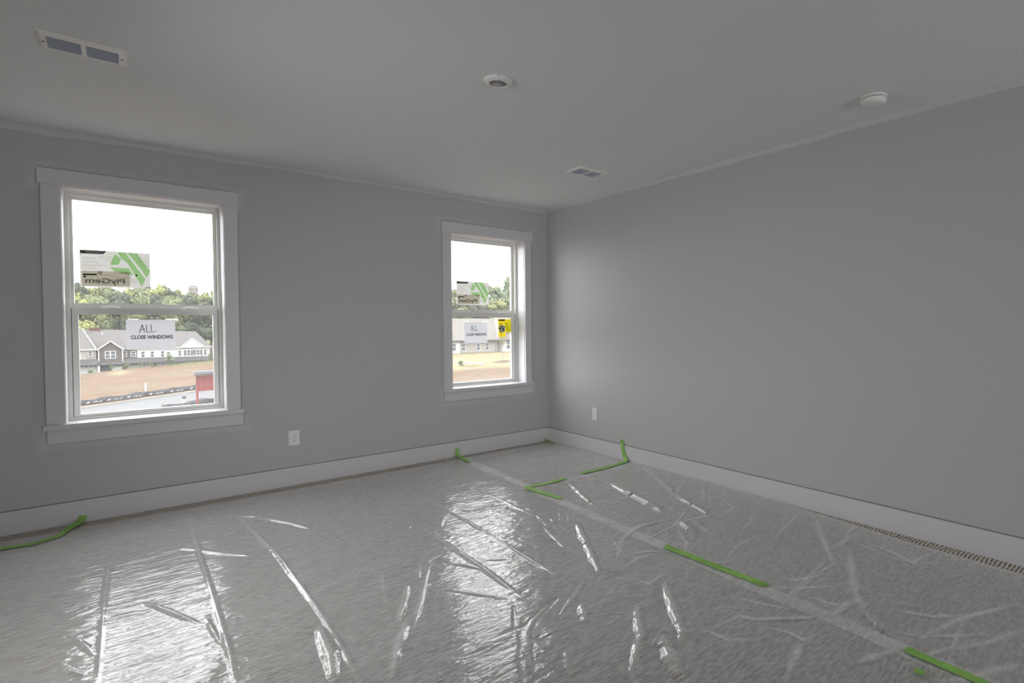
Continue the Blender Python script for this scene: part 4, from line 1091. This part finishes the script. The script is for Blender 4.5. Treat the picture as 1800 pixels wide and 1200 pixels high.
hb = empty('tower_house', (11.8, 230, 6), 'distant pinkish building top rising above the tree line', 'building')
with _Sub(hb):
    k = 234.8 / 209.8
    cx = -3.3 + 15.1 * k
    MB().box(cx - 1.3, cx + 1.3, 229, 231.6, -2, 14.7).build('wall', mat('pinkish_wall', (0.147, 0.115, 0.104), .8), hb)
    MB().box(cx - 1.5, cx + 1.5, 228.8, 231.8, 14.7, 15.0).build('eave_board', M_wtrim, hb)
    roof_slab('roof', M_roofg, hb, [(cx - 1.5, 228.8, 15.0), (cx + 1.5, 228.8, 15.0), (cx + .4, 230.3, 15.8), (cx - .4, 230.3, 15.8)], .1)
    for q in (-.8, 0, .8): MB().box(cx + q - .2, cx + q + .2, 228.96, 229, 13.6, 14.4).build('window', M_pane, hb)

# ------------------------------------------------------------------ trees and shrubs
M_leaf = {}
for k, c in dict(dark=(0.0478, 0.0609, 0.0365), mid=(0.104, 0.122, 0.0566), yellow=(0.161, 0.17, 0.0653), pale=(0.126, 0.161, 0.0914), shrub=(0.0957, 0.131, 0.0653)).items():
    M_leaf[k] = mat('foliage_' + k, c, .8, .2, noise=(1.1, .45))
M_bark = mat('bark', (0.0787, 0.0689, 0.059), .9)
M_barkp = mat('pale_bark', (0.18, 0.167, 0.15), .9)

def foliage_mesh(w, h, leaf, n, seed, blobs=11, core=True):
    """leaf clumps spread over a heap of rounded lobes; origin at the crown's base centre"""
    rng = np.random.default_rng(seed)
    cs, rs = [], []
    for i in range(blobs):
        a = rng.random() * 2 * math.pi; z = rng.random()
        rad = (w / 2) * (.62 if z < .6 else .42) * math.sqrt(rng.random())
        cs.append((rad * math.cos(a), rad * math.sin(a), h * (.2 + .62 * z)))
        rs.append(w * rng.uniform(.18, .27) * (1.1 - .35 * z))
    vs, fs = [], []
    for i in range(n):
        j = rng.integers(blobs)
        d = rng.normal(size=3); d /= np.linalg.norm(d)
        p = np.array(cs[j]) + d * np.array([1, 1, .85]) * rs[j] * rng.uniform(.78, 1.1)
        t1 = np.cross(d, rng.normal(size=3)); t1 /= np.linalg.norm(t1) + 1e-9
        t2 = np.cross(d, t1) + d * rng.normal(0, .45)
        s = leaf * rng.uniform(.6, 1.35)
        k = len(vs)
        vs += [tuple(p - t1 * s), tuple(p + t2 * s * .5), tuple(p + t1 * s), tuple(p - t2 * s * .5)]
        fs.append((k, k + 1, k + 2, k + 3))
    if core:
        for c, r_ in zip(cs, rs):
            k = len(vs)
            for lat in (-.7, 0, .7):
                for q in range(7):
                    a = 2 * math.pi * q / 7
                    vs.append((c[0] + .8 * r_ * math.cos(lat) * math.cos(a), c[1] + .8 * r_ * math.cos(lat) * math.sin(a), c[2] + .72 * r_ * math.sin(lat)))
            for l_ in range(2):
                for q in range(7):
                    q2 = (q + 1) % 7
                    fs.append((k + l_ * 7 + q, k + l_ * 7 + q2, k + l_ * 7 + 7 + q2, k + l_ * 7 + 7 + q))
            fs += [tuple(k + 14 + q for q in range(7)), tuple(k + 6 - q for q in range(7))]
    return MB().add(vs, fs)

def make_tree(name, label, cat, w, h, trunk, leaf, n, seed, kind, group=None, bark=None, core=True, blobs=11):
    root = empty(name, (0, 0, 0), label, cat, group)
    o = foliage_mesh(w, h, leaf, n, seed, core=core, blobs=blobs).build('foliage', M_leaf[kind], root)
    o.location = (0, 0, trunk)
    rng = np.random.default_rng(seed + 5)
    t = MB()
    r0 = max(.03, w * .022)
    t.tube([(0, 0, -.3), (.02 * w, 0, trunk * .5), (0, .02 * w, trunk), (.02 * w, 0, trunk + h * .55)], [r0 * 1.3, r0, r0 * .85, r0 * .35], 8)
    for q in range(4):
        a = rng.random() * 6.28
        t.tube([(0, 0, trunk * .9 + q * h * .05), (.16 * w * math.cos(a), .16 * w * math.sin(a), trunk + h * .25), (.3 * w * math.cos(a), .3 * w * math.sin(a), trunk + h * .42)], [r0 * .6, r0 * .4, r0 * .15], 6)
    t.build('trunk', bark or M_bark, root)
    return root

protos = {}
def tree_at(kind, var, x, y, ztop, width, label, group):
    """one tree standing on the ground, its crown reaching up to ztop; copies share their meshes"""
    zg = float(ground_z(x, y))
    key = (kind, var)
    if key not in protos:
        r_ = make_tree('tree', label, 'tree', 7.0, 13.2, 2.6, .40, 2600, 100 + var * 7 + len(kind), kind, group, blobs=20)
        protos[key] = r_
    else:
        r_ = copy_tree(protos[key])
    r_['label'] = label; r_['group'] = group
    r_.location = (x, y, zg)
    s = (ztop - zg) / 15.2
    r_.scale = (width / 7.0, width / 7.0, s)
    r_.rotation_euler = (0, 0, (x * 1.7 + y) % 6.28)
    return r_

# woods behind the townhouses: a back row of taller crowns and a darker front row
ORD = ['leftmost', 'second', 'third', 'fourth', 'fifth', 'sixth', 'seventh', 'eighth', 'ninth', 'tenth', 'eleventh', 'twelfth', 'thirteenth']
HUE = {'mid': 'mid green', 'yellow': 'yellow-green', 'dark': 'dark green', 'pale': 'pale green'}
def row(trees, where, group, y_of, grow):
    for i, (x, zt, w, kd) in enumerate(sorted(trees)):
        place = ORD[i] if i == 0 else ('rightmost' if i == len(trees) - 1 else ORD[i] + ' from left')
        tree_at(kd, i % 2, x, y_of(i), zt, w * grow, HUE[kd] + ' tree, ' + place + ' in ' + where, group)
row([(-14.2, 14.6, 7, 'dark'), (-11.0, 13.8, 7, 'yellow'), (-7.2, 14.4, 7, 'mid'), (-4.6, 13.6, 6, 'mid'), (-2.4, 14.0, 6.5, 'yellow'), (.8, 15.6, 7, 'mid'), (3.8, 15.4, 6, 'yellow'), (6.4, 15.8, 5.8, 'dark'), (9.0, 14.4, 6, 'yellow'), (12.0, 13.4, 6, 'mid'), (15.0, 13.6, 6, 'yellow'), (18.0, 14.0, 6, 'yellow')],
    'the tall back row behind the townhouses', 'trees in the tall back row', lambda i: 206 + (i * 37 % 11) - 5, 1.3)
row([(-12.6, 11.4, 7, 'yellow'), (-8.8, 11.8, 6.5, 'mid'), (-5.0, 11.8, 7, 'dark'), (-1.2, 11.6, 6.5, 'mid'), (2.8, 11.8, 6.5, 'dark'), (6.6, 12.0, 6.5, 'mid'), (10.4, 11.6, 6.5, 'dark'), (14.2, 11.8, 6.5, 'dark'), (17.6, 12.0, 6.5, 'dark')],
    'the lower front row at the townhouse roofs', 'trees in the lower front row', lambda i: 192 + (i * 29 % 7) - 3, 1.3)
row([(59.0, 11.6, 7.5, 'mid'), (64.0, 12.2, 7.5, 'yellow'), (69, 13.2, 7, 'mid'), (73.2, 14.2, 6.5, 'pale'), (77.2, 16.2, 6.5, 'pale')],
    'the tall row behind the beige house', 'tall trees behind the beige house', lambda i: 130 + i % 2, 1.1)
row([(57, 8.4, 7, 'mid'), (62, 8.6, 7, 'dark'), (67.5, 9.0, 7, 'yellow'), (72.5, 9.8, 7, 'mid')],
    'the low row over the beige roof', 'low trees over the beige roof', lambda i: 121 + i % 2, 1.1)

def shrub(name, label, cat, x, y, w, h, kind, seed, group=None):
    r_ = make_tree(name, label, cat, w, h * .9, h * .12, w * .09, 420, seed, kind, group, blobs=8)
    r_.location = (x, y, float(ground_z(x, y)) - .05)
    return r_
shrub('young_tree', 'largest bushy young tree before the white wing of the townhouses', 'tree', 3.5, 150, 1.7, 3.3, 'pale', 21)
shrub('shrub', 'round green shrub left of the white-windowed recess, by the brown gable', 'shrub', -3.4, 150, 1.25, 1.7, 'shrub', 22)
shrub('shrub', 'round green shrub just left of the fence, below the white siding', 'shrub', -1.3, 150, 1.0, 1.7, 'shrub', 23)
shrub('shrub', 'round green shrub right behind the black fence', 'shrub', .5, 149, .95, 1.4, 'shrub', 24)
shrub('shrub', 'upright shrub beside the dark entry of the brown gabled unit', 'shrub', -5.75, 152, .8, 2.0, 'shrub', 25)
shrub('shrub', 'low wide shrub before the leftmost garage door', 'shrub', -8.9, 152, 1.1, .9, 'shrub', 26)
shrub('shrub', 'yellow-green shrub at the right end of the townhouse row', 'shrub', 10.9, 155, .9, 2.1, 'yellow', 27)
shrub('shrub', 'low shrub beside the concrete walk on the straw lawn', 'shrub', 39.2, 84, 1.2, .8, 'mid', 28)
# slender staked tree on the mulch mound
st = empty('staked_sapling', (48.2, 85.2, float(ground_z(48.2, 85.2))), 'slender bare-looking sapling on the mulch mound of the straw lawn', 'tree')
t = MB(); rng = np.random.default_rng(3)
t.tube([(0, 0, -.2), (.03, 0, 1.8), (-.02, 0, 3.2), (.02, 0, 5.0)], [.075, .06, .05, .02], 8)
for q in range(16):
    a = rng.random() * 6.28; z0 = 2.0 + q * .17; L_ = rng.uniform(.5, 1.05)
    t.tube([(0, 0, z0), (.35 * L_ * math.cos(a), .35 * L_ * math.sin(a), z0 + .55 * L_), (.55 * L_ * math.cos(a), .55 * L_ * math.sin(a), z0 + 1.1 * L_)], [.03, .02, .008], 5)
t.build('trunk', M_barkp, st)
fo = foliage_mesh(1.5, 3.2, .09, 380, 77, core=False).build('foliage', M_leaf['yellow'], st); fo.location = (0, 0, 2.1)

# pale bare trunks and poles in front of the woods
r_ = empty('utility_pole', (14.5, 190, float(ground_z(14.5, 190))), 'pale tall pole at the right end of the townhouse row', 'pole')
MB().tube([(0, 0, -.5), (.0, 0, 13.2)], [.26, .20], 10).build('shaft', M_barkp, r_)
MB().box(-.9, .9, -.08, .08, 12.2, 12.4).build('crossarm', M_barkp, r_)
r_ = empty('street_lamp', (3.4, 196, float(ground_z(3.4, 196))), 'pale street lamp post behind the middle of the townhouse row', 'street lamp')
M_pole = mat('pale_metal', (0.207, 0.226, 0.226), .5)
MB().tube([(0, 0, -.5), (0, 0, 19.0)], [.20, .14], 10).build('shaft', M_pole, r_)
MB().tube([(0, 0, 18.8), (-.5, 0, 19.2), (-1.2, 0, 19.2)], .08, 8).build('lamp_arm', M_pole, r_)
MB().box(-1.9, -1.1, -.16, .16, 19.05, 19.25).build('lamp_head', M_pole, r_)
r_ = empty('dead_tree', (-5.6, 196, float(ground_z(-5.6, 196))), 'bare whitish branching dead tree among the green trees', 'tree')
t = MB(); rng = np.random.default_rng(12)
t.tube([(0, 0, -.5), (.1, 0, 12), (0, 0, 17.5)], [.25, .18, .05], 8)
for q in range(13):
    a = rng.uniform(-1.2, 1.2) + (math.pi if q % 2 else 0); z0 = 13.2 + q * .3; L_ = rng.uniform(1.2, 2.6)
    t.tube([(0, 0, z0), (.55 * L_ * math.cos(a), -.4, z0 + .45 * L_), (L_ * math.cos(a), -.6, z0 + .7 * L_)], [.08, .05, .02], 5)
t.build('branches', M_barkp, r_)

# ------------------------------------------------------------------ fences, sign, small things by the road
M_silt = mat('black_silt_fabric', (.045, .045, .05), .8, .2, noise=(3, .3))
M_stake = mat('wood_stake', (0.125, 0.0922, 0.0589), .9)
M_print = mat('white_print', (0.271, 0.271, 0.266), .8)
def silt_fence(label, fn, xs_, htop, seed, marks):
    """a sagging band of cloth on stakes; fn(x) gives (y, z of its foot)"""
    rng = np.random.default_rng(seed)
    root = empty('silt_fence', (float(xs_[0]), *[float(q) for q in fn(xs_[0])]), label, 'silt fence')
    with _Sub(root):
        n = len(xs_); vs, fs = [], []
        for i, x in enumerate(xs_):
            y, z = fn(x); sag = .10 * math.sin(i * 1.3) * math.sin(i * .37 + 1) + rng.normal(0, .02)
            hh = htop * (1 - .22 * abs(math.sin(i * math.pi / 8 + .4))) + sag * .6
            bow = .12 * math.sin(i * .8)
            vs += [(x, y + bow * .3, z - .1), (x, y + bow, z + hh * .5), (x, y, z + hh), (x, y + .03, z + hh), (x, y + bow + .03, z + hh * .5), (x, y + bow * .3 + .03, z - .1)]
        for i in range(n - 1):
            for k in range(6):
                k2 = (k + 1) % 6
                fs.append((i * 6 + k, i * 6 + 6 + k, i * 6 + 6 + k2, i * 6 + k2))
        MB().add(vs, fs).build('cloth', M_silt, root, smooth=True)
        for i in range(0, n, 8):
            x = xs_[i]; y, z = fn(x)
            MB().box(x - .03, x + .03, y + .05, y + .11, z - .3, z + htop + .12).build('stake', M_stake, root)
        # small white pictogram and a line of print, repeated along the cloth
        for x in marks:
            y, z = fn(x); yb = y - .16
            m = MB()
            m.prism([(x, z + .16), (x + .24, z + .16), (x + .32, z + .30), (x + .20, z + .34), (x + .12, z + .26), (x + .02, z + .26)], 1, yb, yb + .01)
            for j in range(6):
                hgt = .06 + .05 * ((j * 7) % 3)
                m.box(x + .5 + j * .13, x + .5 + j * .13 + .07, yb, yb + .01, z + .20 + .03 * j * .3, z + .20 + hgt + .03 * j * .3)
            m.build('white_print', M_print, root)
    return root
xs_ = np.linspace(-26, 13, 118)
silt_fence('long sagging black silt fence along the far side of the road', lambda x: (float(curb_y(x)) + 1.3, float(curb_z(x)) + .22), xs_, .66, 4, [-6.6, -5.0, -3.4, -1.5, .4, 2.3, 4.2, 6.0])
def nf(x):
    y = 55 + .15 * (x - 1); return (y, float(ground_z(x, y)) + .05)
silt_fence('short black silt fence on the near bank, below the red sign board', nf, np.linspace(-1.2, 9, 32), .48, 8, [])

bf = empty('black_metal_fence', (-.6, 151, -7.0), 'thin black metal fence along the crest of the dirt lot', 'fence')
with _Sub(bf):
    px_ = np.linspace(-.6, 12.2, 10)
    P_ = [(x, 151.0, float(ground_z(x, 151))) for x in px_]
    for p in P_: MB().box(p[0] - .04, p[0] + .04, p[1] - .04, p[1] + .04, p[2] - .3, p[2] + 1.5).build('post', M_dark, bf)
    for hh in (.25, 1.35):
        MB().tube([(p[0], p[1], p[2] + hh) for p in P_], .025, 5).build('rail', M_dark, bf)
    pk = MB()
    for i in range(160):
        x = -.6 + 12.8 * i / 159; z = float(ground_z(x, 151)); pk.box(x - .008, x + .008, 150.99, 151.01, z + .2, z + 1.4)
    tag(pk.build('pickets', M_dark, bf), kind='stuff')

# red notice board with a grey cap on two posts
M_red = mat('red_paint', (0.132, 0.0276, 0.0258), .7, .3, noise=(2.5, .12))
M_cap = mat('grey_cap', (0.0699, 0.0736, 0.0846), .8)
M_cream = mat('cream_board', (0.203, 0.169, 0.132), .7)
sg = empty('sign_board', (.9, 42, float(ground_z(.9, 42))), 'red boarded sign with a grey cap and red legs, on the bank', 'sign')
with _Sub(sg):
    zg = float(ground_z(.9, 42))
    MB().box(.02, 2.3, 41.6, 42.5, -1.86, -1.72).build('cap', M_cap, sg)
    roof_slab('cap', M_cap, sg, [(-.04, 41.5, -1.86), (2.36, 41.5, -1.80), (2.36, 42.1, -1.66), (-.04, 42.1, -1.70)], .05)
    MB().box(.08, 2.2, 41.92, 42.06, -2.00, -1.86).build('head_rail', M_red, sg)
    MB().box(.14, 2.16, 41.86, 41.93, -2.02, -1.94).build('cream_strip', M_cream, sg)
    for i in range(8):
        MB().box(.16 + i * .25, .16 + i * .25 + .24, 41.95, 42.0, -3.06, -2.0).build('board', M_red, sg)
    for a in (.10, 2.06):
        MB().box(a, a + .13, 41.93, 42.06, zg - .2, -1.9).build('leg', M_red, sg)

r_ = empty('fire_hydrant', (.35, 57, float(ground_z(.35, 57))), 'small white post with a dark head at the roadside, left of the red sign', 'hydrant')
MB().lathe([(.16, -.2), (.16, .05), (.10, .08), (.10, .62), (.13, .64), (.13, .70)], 0, 0, 0, 14).build('barrel', M_wtrim, r_, smooth=True)
MB().lathe([(.13, .70), (.16, .76), (.16, .92), (.10, 1.0), (.05, 1.04)], 0, 0, 0, 14).build('dark_head', M_shut, r_, smooth=True)
MB().lathe([(.08, 1.02), (.06, 1.10)], 0, 0, 0, 10).build('cap_nut', M_wtrim, r_, smooth=True)
r_ = empty('white_stake', (-1.8, 79, float(ground_z(-1.8, 79))), 'single white pipe standing in the dirt behind the black fence', 'pipe')
MB().tube([(0, 0, -.3), (.03, 0, 1.45)], .085, 10).build('pipe', M_wtrim, r_)
MB().lathe([(.10, 1.42), (.10, 1.50), (.06, 1.53)], .03, 0, 0, 10).build('cap', M_wtrim, r_)
